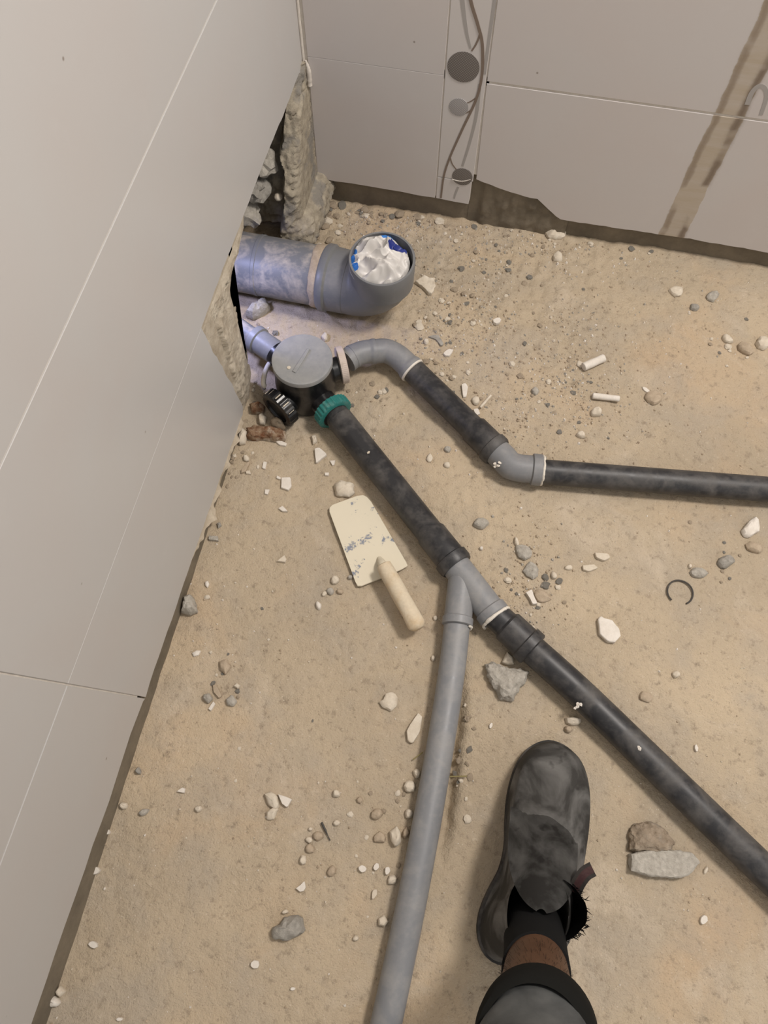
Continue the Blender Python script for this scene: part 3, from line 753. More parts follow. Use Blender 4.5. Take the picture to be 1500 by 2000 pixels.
# ---------------------------------------------------------------- named stones, shards and scraps
ST = [
 ([(652,946),(665,937),(690,941),(693,960),(682,969),(655,966)], .016, 'cream', 'plaster_chunk', 'cream plaster chunk touching the top edge of the trowel', 'rubble', 0),
 ([(550,934),(568,933),(570,950),(564,959),(549,954)], .006, 'white', 'tile_shard', 'square pale tile shard left of the chunk above the trowel', 'tile shard', 1),
 ([(541,930),(549,934),(548,938),(540,935)], .004, 'white', 'tile_shard', 'tiny white chip touching the square tile shard', 'tile shard', 1),
 ([(614,877),(622,873),(640,888),(630,895),(617,906)], .007, 'white', 'tile_shard', 'pale triangular shard left of the long black pipe', 'tile shard', 1),
 ([(607,850),(617,849),(620,861),(611,867)], .008, 'cream', 'plaster_chunk', 'small round plaster bit above the pale triangular shard', 'rubble', 0),
 ([(644,900),(655,899),(653,908),(649,909)], .004, 'white', 'tile_shard', 'tiny pale triangle chip close to the long black pipe', 'tile shard', 1),
 ([(634,923),(643,923),(642,929),(634,928)], .004, 'white', 'tile_shard', 'tiny square chip above the chunk that touches the trowel', 'tile shard', 1),
 ([(515,902),(522,903),(518,917),(512,915)], .004, 'white', 'tile_shard', 'upright white sliver just below the rusty brick piece', 'tile shard', 1),
 ([(472,918),(486,902),(489,904),(480,922),(471,925)], .005, 'tan', 'plaster_chunk', 'tan flake leaning at the left wall below the brick piece', 'rubble', 1),
 ([(480,921),(488,920),(491,927),(481,926)], .004, 'cream', 'plaster_chunk', 'small cream flake under the tan flake by the left wall', 'rubble', 1),
 ([(518,957),(527,957),(523,967),(517,965)], .004, 'white', 'tile_shard', 'small pale chip left below the square tile shard', 'tile shard', 1),
 ([(544,994),(552,989),(563,1000),(552,1000)], .005, 'white', 'tile_shard', 'white wedge chip in open floor left of the trowel tip', 'tile shard', 1),
 ([(541,1097),(556,1085),(560,1094),(557,1099)], .006, 'cream', 'plaster_chunk', 'cream wedge chip left of the trowel blade middle', 'rubble', 1),
 ([(356,1182),(360,1164),(372,1160),(379,1168),(385,1194),(368,1200),(354,1196)], .024, 'stone', 'concrete_chunk', 'rough grey concrete lump at the foot of the left wall', 'rubble', 0),
 ([(408,1047),(426,1048),(427,1057),(407,1055)], .006, 'stone', 'tile_shard', 'small rectangular grey-backed chip near the left wall mortar lip', 'tile shard', 1),
 ([(423,1022),(430,1020),(433,1027),(426,1031)], .007, 'darkstone', 'pebble', 'dark round pebble above the rectangular chip by left wall', 'pebble', 0),
 ([(400,1136),(406,1134),(409,1141),(405,1148),(400,1143)], .005, 'white', 'pebble', 'small white oval chip above right of the grey wall-foot lump', 'pebble', 0),
 ([(374,1275),(383,1269),(392,1270),(388,1279),(377,1282)], .005, 'white', 'pebble', 'white oval chip in open floor below the wall-foot lump', 'pebble', 0),
 ([(427,1291),(440,1286),(452,1301),(440,1317),(429,1306)], .009, 'tan', 'plaster_chunk', 'sandy lump right of the white oval chip', 'rubble', 0),
 ([(396,1356),(408,1353),(415,1364),(405,1373),(395,1364)], .011, 'stone', 'pebble', 'round grey pebble beside a white sliver, lower left floor', 'pebble', 0),
 ([(406,1384),(416,1369),(420,1374),(411,1388)], .005, 'white', 'tile_shard', 'white sliver just under the round grey pebble', 'tile shard', 1),
 ([(415,1337),(424,1340),(433,1358),(428,1364),(417,1352)], .006, 'tan', 'plaster_chunk', 'tan flake just above the round grey pebble', 'rubble', 1),
 ([(440,1365),(452,1355),(463,1368),(455,1379),(442,1376)], .009, 'stone', 'pebble', 'flat greyish pebble right of the round grey pebble', 'pebble', 0),
 ([(455,1340),(462,1333),(470,1338),(464,1345)], .007, 'cream', 'plaster_chunk', 'pale crumb above right of the tan flake', 'rubble', 0),
 ([(740,1370),(748,1366),(753,1353),(766,1350),(777,1361),(775,1378),(763,1389),(746,1380)], .011, 'cream', 'plaster_chunk', 'pale rounded plaster piece standing alone left of the grey pipe', 'rubble', 0),
 ([(817,1392),(825,1400),(820,1430),(806,1453),(796,1448),(794,1428),(802,1412)], .008, 'cream', 'plaster_chunk', 'long cream leaf-shaped flake against the left side of the grey pipe', 'rubble', 1),
 ([(516,1550),(530,1545),(542,1555),(546,1574),(538,1583),(523,1572)], .011, 'cream', 'plaster_chunk', 'larger cream stone of the touching trio in lower left floor', 'rubble', 0),
 ([(520,1586),(534,1577),(545,1579),(534,1602),(519,1600)], .009, 'cream', 'plaster_chunk', 'lower cream stone of the touching trio in lower left floor', 'rubble', 0),
 ([(543,1551),(556,1555),(571,1561),(561,1578),(551,1570)], .008, 'white', 'tile_shard', 'whitish triangular stone of the touching trio in lower left floor', 'tile shard', 1),
 (blob(657,1549,15,17,0,8,1), .008, 'cream', 'plaster_chunk', 'small cream pebble alone right of the touching trio', 'rubble', 0),
 (blob(658,1607,15,14,0,6,2), .006, 'cream', 'plaster_chunk', 'small squarish cream bit beside the dark nail', 'rubble', 0),
 (blob(607,1619,10,9,0,7,3), .006, 'cream', 'plaster_chunk', 'tiny cream bit at the top left of the nail', 'rubble', 0),
 (blob(622,1633,22,18,10,8,4), .008, 'tan', 'plaster_chunk', 'pinkish tan stone just left of the nail shaft', 'rubble', 0),
 (blob(604,1640,15,13,0,8,5), .007, 'cream', 'plaster_chunk', 'cream bit left of the pinkish tan stone', 'rubble', 0),
 (blob(605,1658,20,20,0,8,6), .008, 'tan', 'plaster_chunk', 'tan stone below the cream bit near the nail', 'rubble', 0),
 (blob(592,1680,16,18,0,7,7), .008, 'cream', 'plaster_chunk', 'cream stone at the lower end of the little row under the nail', 'rubble', 0),
 ([(578,1735),(588,1727),(595,1720),(598,1733),(594,1740),(586,1742)], .006, 'white', 'tile_shard', 'bright white chip above the mottled grey rock', 'tile shard', 1),
 ([(529,1818),(534,1810),(545,1806),(555,1792),(580,1786),(592,1790),(595,1818),(582,1830),(560,1837),(532,1834)], .018, 'darkstone', 'stone', 'mottled blue-grey rock in the lower left floor', 'stone', 0),
 (blob(557,1781,14,10,-30,7,8), .006, 'cream', 'plaster_chunk', 'small cream bit just above the mottled grey rock', 'rubble', 0),
 (blob(498,1884,20,17,0,7,9), .006, 'white', 'tile_shard', 'pale square chip below left of the mottled grey rock', 'tile shard', 1),
 (blob(572,1931,11,7,-15,7,9), .004, 'white', 'tile_shard', 'tiny white chip near the bottom edge below the mottled rock', 'tile shard', 1),
 (blob(709,1697,18,14,0,7,10), .007, 'white', 'tile_shard', 'white chip leftmost in the scatter beside the grey pipe', 'tile shard', 1),
 (blob(735,1693,12,16,10,7,11), .006, 'white', 'tile_shard', 'white chip in the middle of the scatter beside the grey pipe', 'tile shard', 1),
 (blob(757,1700,10,18,10,7,12), .007, 'white', 'tile_shard', 'narrow white chip closest to the grey pipe in the scatter', 'tile shard', 1),
 (blob(766,1719,20,20,-20,7,13), .009, 'cream', 'plaster_chunk', 'cream lump against the grey pipe just below the narrow white chip', 'rubble', 0),
 (blob(731,1746,10,22,15,7,14), .006, 'cream', 'plaster_chunk', 'slim cream chip left of the grey pipe above the white square', 'rubble', 1),
 (blob(747,1800,22,25,0,5,15), .009, 'cream', 'plaster_chunk', 'square whitish stone beside the lower grey pipe', 'rubble', 0),
 (blob(695,1833,12,12,0,7,15), .006, 'cream', 'plaster_chunk', 'crumb left below the square whitish stone', 'rubble', 0),
 (blob(814,1510,15,20,0,7,16), .009, 'cream', 'plaster_chunk', 'small cream stone tucked against the grey pipe above the pair', 'rubble', 0),
 (blob(801,1536,24,26,0,8,17), .011, 'cream', 'plaster_chunk', 'rounded cream stone tucked against the grey pipe below the small one', 'rubble', 0),
 (blob(799,1589,15,22,0,8,18), .010, 'cream', 'plaster_chunk', 'cream stone tight to the grey pipe over the tall chunk', 'rubble', 0),
 ([(760,1624),(775,1612),(782,1622),(784,1644),(772,1656),(762,1640)], .013, 'cream', 'plaster_chunk', 'tall pale chunk left of the grey pipe', 'rubble', 0),
 (blob(793,1626,14,22,10,8,19), .009, 'tan', 'plaster_chunk', 'tan chip wedged between the tall chunk and grey pipe', 'rubble', 0),
 (blob(735,1590,26,24,0,7,20), .010, 'tan', 'plaster_chunk', 'tan angular stone above left of the tall pale chunk', 'rubble', 0),
 (blob(741,1636,28,22,0,8,21), .008, 'tan', 'plaster_chunk', 'low tan stone directly left of the tall pale chunk', 'rubble', 0),
 (blob(648,1702,18,24,20,7,22), .008, 'tan', 'plaster_chunk', 'triangular tan stone between the nail and the white chip scatter', 'rubble', 0),
 (blob(702,1562,12,14,10,6,23), .006, 'tan', 'plaster_chunk', 'little tan wedge between the cream pebble and grey pipe', 'rubble', 0),
 ([(947,1296),(960,1291),(992,1304),(1015,1306),(1035,1312),(1026,1333),(1012,1350),(1002,1368),(978,1365),(964,1341),(950,1318)], .020, 'stone', 'concrete_chunk', 'big pitted grey concrete piece between the Y-fitting and the boot', 'rubble', 0),
 ([(979,1294),(990,1272),(1003,1284),(1004,1298),(990,1299)], .010, 'cream', 'plaster_chunk', 'cream chip sticking out behind the big grey concrete piece', 'rubble', 0),
 ([(1167,1211),(1171,1203),(1178,1208),(1194,1212),(1209,1230),(1211,1244),(1200,1256),(1186,1255),(1170,1240)], .010, 'white', 'tile_shard', 'large pale eight-sided disc of plaster below the wire ring', 'tile shard', 1),
 ([(1161,1080),(1188,1082),(1192,1090),(1180,1096),(1164,1090)], .007, 'cream', 'plaster_chunk', 'upper of two cream chips left of the wire ring', 'rubble', 1),
 ([(1137,1105),(1160,1103),(1168,1110),(1150,1117),(1138,1113)], .006, 'cream', 'plaster_chunk', 'lower of two cream chips left of the wire ring', 'rubble', 1),
 (blob(1111,1108,16,10,0,7,24), .005, 'cream', 'plaster_chunk', 'faint cream bit left of the two cream chips', 'rubble', 0),
 ([(1026,1158),(1038,1151),(1042,1165),(1050,1180),(1040,1182),(1034,1170)], .008, 'white', 'tile_shard', 'white-edged shard above right of the Y-fitting arm', 'tile shard', 1),
 (blob(1058,1163,36,26,20,8,25), .009, 'tan', 'plaster_chunk', 'broad tan lump right of the white-edged shard', 'rubble', 0),
 (blob(1082,1123,12,18,-30,7,26), .008, 'cream', 'plaster_chunk', 'small pale stone above the broad tan lump', 'rubble', 0),
 (blob(1022,1076,36,30,40,8,27), .010, 'stone', 'stone', 'flat grey stone on the floor right of the Y-fitting top', 'stone', 0),
 (blob(1009,1057,10,18,-15,7,28), .008, 'cream', 'plaster_chunk', 'cream tip at the upper left of the flat grey stone', 'rubble', 0),
 (blob(1038,1113,34,30,40,8,29), .009, 'stone', 'stone', 'rough grey stone between the flat grey stone and tan lump', 'stone', 0),
 (blob(940,1021,34,20,0,9,30), .012, 'stone', 'stone', 'speckled grey stone right of the long black pipe in mid frame', 'stone', 0),
 ([(1450,1034),(1462,1018),(1478,1006),(1486,1020),(1485,1037),(1466,1048),(1454,1044)], .013, 'white', 'tile_shard', 'pale pointed stone near the right edge under the black pipe', 'tile shard', 0),
 (blob(1476,1068,34,20,20,8,31), .010, 'tan', 'plaster_chunk', 'tan stone under the pale pointed stone at the right edge', 'rubble', 0),
 (blob(1366,1118,34,20,5,8,32), .010, 'stone', 'stone', 'pale grey stone just above right of the wire ring', 'stone', 0),
 (blob(1420,1095,34,26,-30,9,33), .011, 'darkstone', 'stone', 'dark rough stone between the wire ring and right edge', 'stone', 0),
 (blob(1320,1317,18,13,20,8,34), .008, 'cream', 'pebble', 'tan-cream pebble alone in the right floor below the pale disc', 'pebble', 0),
 (blob(1262,1361,28,22,20,8,35), .006, 'tan', 'plaster_chunk', 'low sandy lump left below the lone cream pebble', 'rubble', 0),
 (blob(1165,803,24,20,0,8,36), .012, 'cream', 'plaster_chunk', 'rounded cream stone beneath the lower white tube piece', 'rubble', 0),
 (blob(1136,848,18,15,0,8,37), .009, 'cream', 'plaster_chunk', 'small cream stone below the two white tube pieces', 'rubble', 0),
 (blob(1046,763,14,14,0,8,38), .008, 'stone', 'pebble', 'small pale grey pebble left of the white tube pieces', 'pebble', 0),
 (blob(1262,761,20,7,35,7,39), .004, 'white', 'tile_shard', 'thin pale sliver right of the lower white tube piece', 'tile shard', 1),
 (blob(1278,775,34,26,15,9,40), .010, 'tan', 'plaster_chunk', 'tan clod below the thin pale sliver at right', 'rubble', 0),
 ([(901,752),(908,748),(914,755),(911,776),(904,777)], .006, 'white', 'tile_shard', 'upright white chip right of the short black pipe', 'tile shard', 1),
 (blob(928,781,17,17,0,8,41), .009, 'cream', 'plaster_chunk', 'round cream pebble right of the short black pipe', 'rubble', 0),
 ([(924,799),(934,797),(938,808),(930,811)], .005, 'white', 'tile_shard', 'white chip at the lower end of the pale stick', 'tile shard', 1),
 ([(836,658),(845,655),(857,655),(867,673),(862,677),(852,664)], .004, 'darkstone', 'plastic_scrap', 'dark grey triangular scrap right of the upper grey bend', 'scrap', 1),
 (blob(876,690,20,13,-30,7,42), .006, 'white', 'tile_shard', 'white flake below the dark grey scrap', 'tile shard', 1),
 (blob(833,666,12,11,0,8,43), .007, 'cream', 'plaster_chunk', 'cream crumb at the left tip of the dark grey scrap', 'rubble', 0),
 (blob(970,629,17,12,-10,7,44), .006, 'white', 'tile_shard', 'small bright chip on bare floor above the white tube pieces', 'tile shard', 1),
 ([(811,552),(818,546),(828,540),(849,546),(850,560),(843,577),(836,574),(829,566)], .010, 'cream', 'tile_shard', 'angular cream shard immediately right of the wide drain elbow', 'tile shard', 1),
 ([(1064,452),(1075,443),(1095,441),(1108,450),(1102,462),(1072,464)], .016, 'cream', 'plaster_chunk', 'cream plaster mound near the foot of the back wall', 'rubble', 0),
 (blob(1090,499,22,18,0,8,45), .012, 'cream', 'plaster_chunk', 'cream stone below the plaster mound near the back wall', 'rubble', 0),
 (blob(1320,569,32,20,10,8,46), .010, 'cream', 'plaster_chunk', 'pale flat stone in the upper right floor', 'rubble', 0),
 (blob(1392,577,28,20,-10,8,47), .010, 'stone', 'stone', 'grey stone right of the pale flat stone in upper right', 'stone', 0),
 (blob(1357,600,20,13,10,8,48), .008, 'darkstone', 'pebble', 'dark pebble between the pale flat stone and grey stone', 'pebble', 0),
 (blob(1420,661,24,14,30,8,49), .009, 'cream', 'plaster_chunk', 'small cream stone in the right-hand rubble patch', 'rubble', 0),
 (blob(1455,680,36,20,25,8,50), .012, 'tan', 'plaster_chunk', 'tan lump in the right-hand rubble patch', 'rubble', 0),
 (blob(1492,668,26,28,0,8,51), .014, 'cream', 'plaster_chunk', 'cream chunk cut by the right edge beside the tan lump', 'rubble', 0),
 (blob(698,582,16,14,0,7,52), .010, 'cream', 'plaster_chunk', 'cream crumb at the foot of the wide drain elbow', 'rubble', 0),
 (blob(634,657,14,16,0,8,53), .009, 'cream', 'plaster_chunk', 'cream pebble between the trap lid and wide elbow', 'rubble', 0),
 ([(479,612),(487,600),(505,590),(521,584),(528,596),(508,611),(494,617)], .028, 'stone', 'concrete_chunk', 'bluish-lit broken concrete piece under the wide pipe at the wall', 'rubble', 0),
 ([(482,838),(495,832),(520,836),(545,838),(557,843),(557,858),(540,860),(512,856),(490,858),(481,852)], .020, 'brick', 'brick_fragment', 'rusty brown brick fragment with plaster left below the trap', 'brick', 0),
 ([(505,812),(512,808),(521,815),(517,829),(506,828)], .015, 'cream', 'plaster_chunk', 'cream stone between the brick fragment and black screw cap', 'rubble', 0),
 ([(528,822),(540,815),(554,825),(558,836),(545,839),(530,832)], .016, 'tan', 'plaster_chunk', 'tan chunk directly under the black screw cap', 'rubble', 0),
 ([(487,790),(505,785),(518,793),(514,806),(492,806)], .018, 'brick', 'brick_fragment', 'dark crumbling brick piece at the wall edge left of screw cap', 'brick', 0),
 ([(537,862),(548,861),(561,867),(558,872),(546,870)], .005, 'white', 'tile_shard', 'pale strip under the right end of the rusty brick fragment', 'tile shard', 1),
 ([(465,850),(475,836),(484,846),(478,866),(466,868)], .016, 'cream', 'plaster_chunk', 'cream chunk at the left wall corner beside the rusty brick', 'rubble', 0),
 (blob(480,895,13,12,0,8,54), .008, 'cream', 'plaster_chunk', 'cream crumb above the tan wall flake', 'rubble', 0),
 ([(1228,1660),(1229,1625),(1240,1609),(1266,1604),(1290,1612),(1308,1628),(1318,1648),(1312,1664),(1270,1668)], .020, 'brownblock', 'mortar_block', 'brown crumbly mortar block half buried right of the boot', 'rubble', 0),
 ([(1229,1668),(1262,1660),(1310,1660),(1350,1664),(1364,1684),(1350,1706),(1318,1716),(1270,1712),(1230,1700)], .016, 'stone', 'concrete_slab', 'smooth grey concrete slab piece below the crumbly block near the boot', 'rubble', 1),
 ([(1104,1402),(1122,1400),(1136,1404),(1133,1414),(1118,1417),(1106,1412)], .011, 'cream', 'plaster_chunk', 'whitish chunk under the long black pipe above the boot toe', 'rubble', 0),
 (blob(1110,1424,16,14,20,7,55), .008, 'tan', 'plaster_chunk', 'tan crumb below the whitish chunk above the boot toe', 'rubble', 0),
 (blob(959,1417,6,12,20,6,56), .004, 'white', 'tile_shard', 'tiny white chip below the big grey concrete piece', 'tile shard', 1),
 (blob(1360,1461,7,16,-10,6,57), .005, 'white', 'tile_shard', 'small white chip right of the lower black pipe', 'tile shard', 1),
 (blob(1348,1105,8,10,0,6,57), .005, 'cream', 'pebble', 'tiny cream bit directly above the wire ring', 'pebble', 0),
 (blob(1375,1797,14,18,10,7,58), .006, 'white', 'tile_shard', 'white chip in the bottom right floor below the slab piece', 'tile shard', 1),
 (blob(1380,1700,10,18,25,7,59), .005, 'cream', 'pebble', 'thin cream chip right of the slab piece', 'pebble', 0),
 (blob(185,1700,20,16,0,7,60), .008, 'white', 'tile_shard', 'white chip at the left wall foot in lower left', 'tile shard', 1),
 (blob(209,1625,12,12,0,7,61), .007, 'white', 'tile_shard', 'small white chip at the left wall foot above the larger one', 'tile shard', 1),
 (blob(241,1574,18,15,0,7,62), .008, 'cream', 'plaster_chunk', 'cream chip at the left wall foot beside pale grey pebble', 'rubble', 0),
 (blob(280,1586,24,14,-25,8,63), .008, 'stone', 'pebble', 'pale grey pebble right of the cream wall-foot chip', 'pebble', 0),
 (blob(270,1506,11,15,0,8,64), .008, 'darkstone', 'pebble', 'dark grey pebble near the left wall above the cream chip', 'pebble', 0),
 ([(345,1546),(356,1538),(362,1540),(360,1549)], .005, 'white', 'tile_shard', 'white wedge chip in lower left open floor', 'tile shard', 1),
 (blob(387,1580,15,14,0,7,65), .007, 'cream', 'plaster_chunk', 'cream pebble right below the white wedge chip', 'rubble', 0),
 (blob(102,1957,28,20,10,8,66), .010, 'white', 'plaster_chunk', 'white stone lowest at the left wall foot', 'rubble', 0),
 (blob(116,1937,20,20,0,8,67), .010, 'cream', 'plaster_chunk', 'cream stone just above the lowest white one at the wall', 'rubble', 0),
 (blob(181,1845,18,16,30,7,68), .006, 'white', 'tile_shard', 'white squarish chip near the bottom left wall', 'tile shard', 1),
 (blob(233,1991,14,7,0,6,69), .004, 'white', 'tile_shard', 'tiny white wedge at the bottom edge left', 'tile shard', 1),
 (blob(655,1132,18,17,-20,8,70), .010, 'cream', 'pebble', 'whitish pebble left of the trowel blade corner', 'pebble', 0),
 (blob(645,1153,15,16,0,8,71), .009, 'stone', 'pebble', 'grey pebble below the whitish one left of the trowel', 'pebble', 0),
 (blob(633,1159,12,8,-40,7,72), .006, 'cream', 'pebble', 'cream chip touching the grey pebble left of the trowel', 'pebble', 0),
 (blob(663,1155,15,9,10,7,73), .007, 'tan', 'pebble', 'tan chip right of the grey pebble below the trowel', 'pebble', 0),
 (blob(622,1182,12,19,-20,8,74), .008, 'white', 'pebble', 'white oval pebble lowest in the cluster left of the trowel', 'pebble', 0),
 (blob(684,1127,10,8,-20,7,75), .007, 'stone', 'pebble', 'grey bit touching the lower left edge of the trowel', 'pebble', 0),
 (blob(846,1285,9,12,0,7,76), .006, 'cream', 'pebble', 'pale crumb left of the upper grey pipe', 'pebble', 0),
 (blob(850,1207,9,12,0,7,77), .006, 'cream', 'pebble', 'pale crumb between the trowel handle and Y-fitting', 'pebble', 0),
 (blob(940,1070,8,8,0,7,78), .006, 'white', 'pebble', 'tiny white bead right of the Y-fitting top', 'pebble', 0),
 (blob(873,908,14,12,0,7,79), .006, 'cream', 'pebble', 'cream chip in the sand between the two black pipes', 'pebble', 0),
 (blob(839,893,12,18,10,7,80), .006, 'cream', 'pebble', 'pale upright chip between the two black pipes', 'pebble', 0),
 (blob(874,877,15,12,0,8,81), .007, 'stone', 'pebble', 'greyish pebble above the cream chip between black pipes', 'pebble', 0),
]
for i, (px, h, mat, name, label, cat, flat) in enumerate(ST):
    stone_from(px, h, mat, name, label, cat, seed=i*1.37+1, flat=bool(flat))
# white tube pieces and stick
def bit(p0, p1, r, mat, name, label, cat, n=16, taper=1.0):
    bm = bmesh.new(); a, b = Vector(p0), Vector(p1); L = (b-a).length
    turned(bm, a, b, [(0, r*.8), (.001, r), (L*.4, r*1.03), (L*.7, r*.95*taper), (L-.001, r*taper), (L, r*.7*taper)], n)
    o = link(name, bm, M[mat], loc=a.lerp(b, .5)); tag(o, label, cat); foot(a, b, r); return o
bit(P(1139, 717, .008), P(1180, 699, .008), .0078, 'white', 'tube_piece', 'short thick white tube piece, upper of two on bare floor', 'tube piece')
bit(P(1157, 773, .006), P(1210, 779, .006), .0058, 'white', 'tube_piece', 'long thin white tube piece, lower of two on bare floor', 'tube piece')
bit(P(938, 796, .004), P(959, 772, .004), .0025, 'cream', 'pale_stick', 'thin pale stick right of the short black pipe', 'stick')
bit(P(628, 1606, .004), P(645, 1642, .003), .0016, 'wire', 'nail', 'thin dark nail lying in the lower left floor', 'nail', 10, .5)
bit(P(826, 1469, .006), P(806, 1484, .003), .0009, 'straw', 'straw_stalk', 'green-brown straw left of the grey pipe', 'straw', 6)
bit(P(866, 1517, .004), P(912, 1516, .003), .0011, 'straw', 'straw_stalk', 'dry straw stalk poking out right of the grey pipe', 'straw', 6)
c = P(1328, 1157, .002); bm = bmesh.new(); q = []
for k in range(40):
    a = math.radians(-58+290*k/39); q.append(c+Vector((.0205*math.cos(a), .0205*math.sin(a), .0006*math.sin(3*a)+.001)))
tube(bm, q, .0014, 8); o = link('wire_ring', bm, M['wire']); tag(o, 'broken dark wire ring lying flat in the right-hand floor', 'ring'); foot(c, c, .024)
# rubble inside the cavity
CV = [(-.455, 1.075, .175, .026, 'stone', 'bluish-lit stone highest in the wall cavity'), (-.470, 1.050, .130, .024, 'darkstone', 'grey stone in the middle of the wall cavity'), (-.424, 1.052, .118, .008, 'cream', 'small pale stone in the wall cavity'),
      (-.485, 1.030, .085, .028, 'stone', 'bluish stone lower in the wall cavity'), (-.50, 1.06, .165, .022, 'darkstone', 'dark stone at the left of the wall cavity')]
for i, (x, y, z, r, mat, lab) in enumerate(CV):
    bm = bmesh.new(); bmesh.ops.create_icosphere(bm, subdivisions=3, radius=r)
    for v in bm.verts:
        k = 1+.5*noise.noise(v.co*38+Vector((i*5, 0, 0)))+.3*noise.noise(v.co*95+Vector((i, 2, 0)))+.12*noise.noise(v.co*300); v.co = v.co*k; v.co.z *= .85
    o = link('cavity_stone', bm, M[mat], ang=26); o.location = (x-.006, y+.018, z); tag(o, lab, 'stone')

# ---------------------------------------------------------------- person: right leg with boot
BX = Vector((.196, -.040, 0))
pr = thing('person', 'person standing on the sand in a dusty black boot, black sock and rolled dark trousers', 'person', BX)
Lp = [(1070,1449),(1052,1453),(1030,1466),(1012,1490),(999,1525),(991,1565),(988,1610),(987,1655),(978,1700),(958,1740),(942,1778),(936,1815),(943,1850),(962,1874)]
Rp = [(1090,1452),(1110,1463),(1130,1485),(1143,1520),(1147,1565),(1143,1620),(1136,1670),(1130,1715),(1128,1760),(1118,1815),(1095,1860),(1040,1888),(1000,1886)]
outl = [P(x, y, .016) for x, y in Lp] + [P(x, y, .022) for x, y in Rp[::-1]]
outl = [Vector((p.x, p.y)) for p in outl]
def resample(pts, N):
    loop = pts+[pts[0]]; per = sum((a-b).length for a, b in zip(loop, loop[1:])); res = []
    for k in range(N):
        d = per*k/N; t = 0
        for a, b in zip(loop, loop[1:]):
            l = (b-a).length
            if t+l >= d: res.append(a.lerp(b, (d-t)/l)); break
            t += l
    return res
sm = smoothpath([Vector((p.x, p.y, 0)) for p in outl+[outl[0]]], 5)[:-1]
ot = resample([Vector((p.x, p.y)) for p in sm], 96)
oc = Vector((.196, -.028)); 
def ell(p):                    # matching point on the boot opening
    d = p-oc; a = math.atan2(d.y/.055*.35, d.x/.040) if d.y > 0 else math.atan2(d.y/.055, d.x/.040)
    return oc+Vector((.041*math.cos(a), .053*math.sin(a)))
bm = bmesh.new(); rs = []
for s, zz in ((-.02, .004), (-.035, .012), (-.03, .020), (0, .0215)):
    rs.append([bm.verts.new((p.x-(oc.x-p.x)*(-s)*0+ (p-oc).normalized().x*(.003 if s < -.01 else 0), p.y+(p-oc).normalized().y*(.003 if s < -.01 else 0), zz-.002)) for p in ot])
for a, b in zip(rs, rs[1:]): bridge(bm, a, b)
bm.faces.new(rs[0][::-1]); bm.faces.new(rs[-1])
bt = link('boot', bm, M['sole'], pr)
bt['label'] = 'dusty black slip-on work boot'
bm = bmesh.new(); rs = []
prof = [(0, .018), (.002, .030), (.012, .044), (.035, .055), (.075, .063), (.13, .067), (.20, .070), (.28, .073), (.36, .077), (.44, .082), (.52, .088), (.60, .094), (.68, .100), (.76, .107), (.84, .114), (.92, .121), (1.0, .127), (1.0, .133), (.985, .136)]
for s, zz in prof:
    row = []
    for p in ot:
        e = ell(p); dist = (p-e).length; k = 1.0
        q2 = p.lerp(e, s)
        ins = .0035*min(1, s*40)
        d0 = (p-oc).normalized()
        z = zz
        if dist < .06:           # quarters and heel stand more upright
            z = zz if s == 0 else .018+(zz-.018)*1.0
            up = min(1, max(0, (.06-dist)/.04)); z = z*(1-up)+(.018+.112*min(1, s*1.0)**.8)*up if s <= 1 else z
            if s >= 1: z = zz
        # creases over the vamp
        if p.y > .02: z += .0016*math.sin(q2.y*150+q2.x*25)*max(0, 1-abs(q2.y-.085)/.045)*min(1, s*6)
        z += .0012*noise.noise(Vector((q2.x*45, q2.y*45, 3)))*min(1, s*10)
        row.append(bm.verts.new((q2.x-d0.x*ins, q2.y-d0.y*ins, z)))
    rs.append(row)
for e in ((.96, .120), (.95, .06)):
    rs.append([bm.verts.new((ell(p).x*e[0]+oc.x*(1-e[0]), ell(p).y*e[0]+oc.y*(1-e[0]), e[1])) for p in ot])
for a, b in zip(rs, rs[1:]): bridge(bm, a, b)
bm.faces.new(rs[0][::-1])
link('upper', bm, M['leather'], bt, ang=70)
# rounded vamp flap over the instep
bm = bmesh.new(); rows = []
FZ = [(.095, .090), (.060, .112), (.030, .130), (.010, .140), (-.020, .146)]
for i in range(21):
    t = math.sin(math.pi/2*i/20); yy = .095-.115*t
    for (y0, z0), (y1, z1) in zip(FZ, FZ[1:]):
        if y1-1e-6 <= yy <= y0: zc_ = z0+(z1-z0)*(y0-yy)/(y0-y1)
    wv = .046*max(.02, 1-max(0, (t-.35)/.65)**2.2)**.5; row = []
    for j in range(17):
        s = -1+2*j/16; row.append(bm.verts.new((.201-.004*t+wv*s, yy-.004*s*s*t, zc_-.024*s*s*(wv/.046)**2+.0010+.0028*min(1, t*5))))
    rows.append(row)
for a, b in zip(rows, rows[1:]):
    for k in range(16): bm.faces.new((a[k], a[k+1], b[k+1], b[k]))
ex = bmesh.ops.solidify(bm, geom=list(bm.faces), thickness=.003)
link('instep_flap', bm, M['leather'], bt, ang=60)
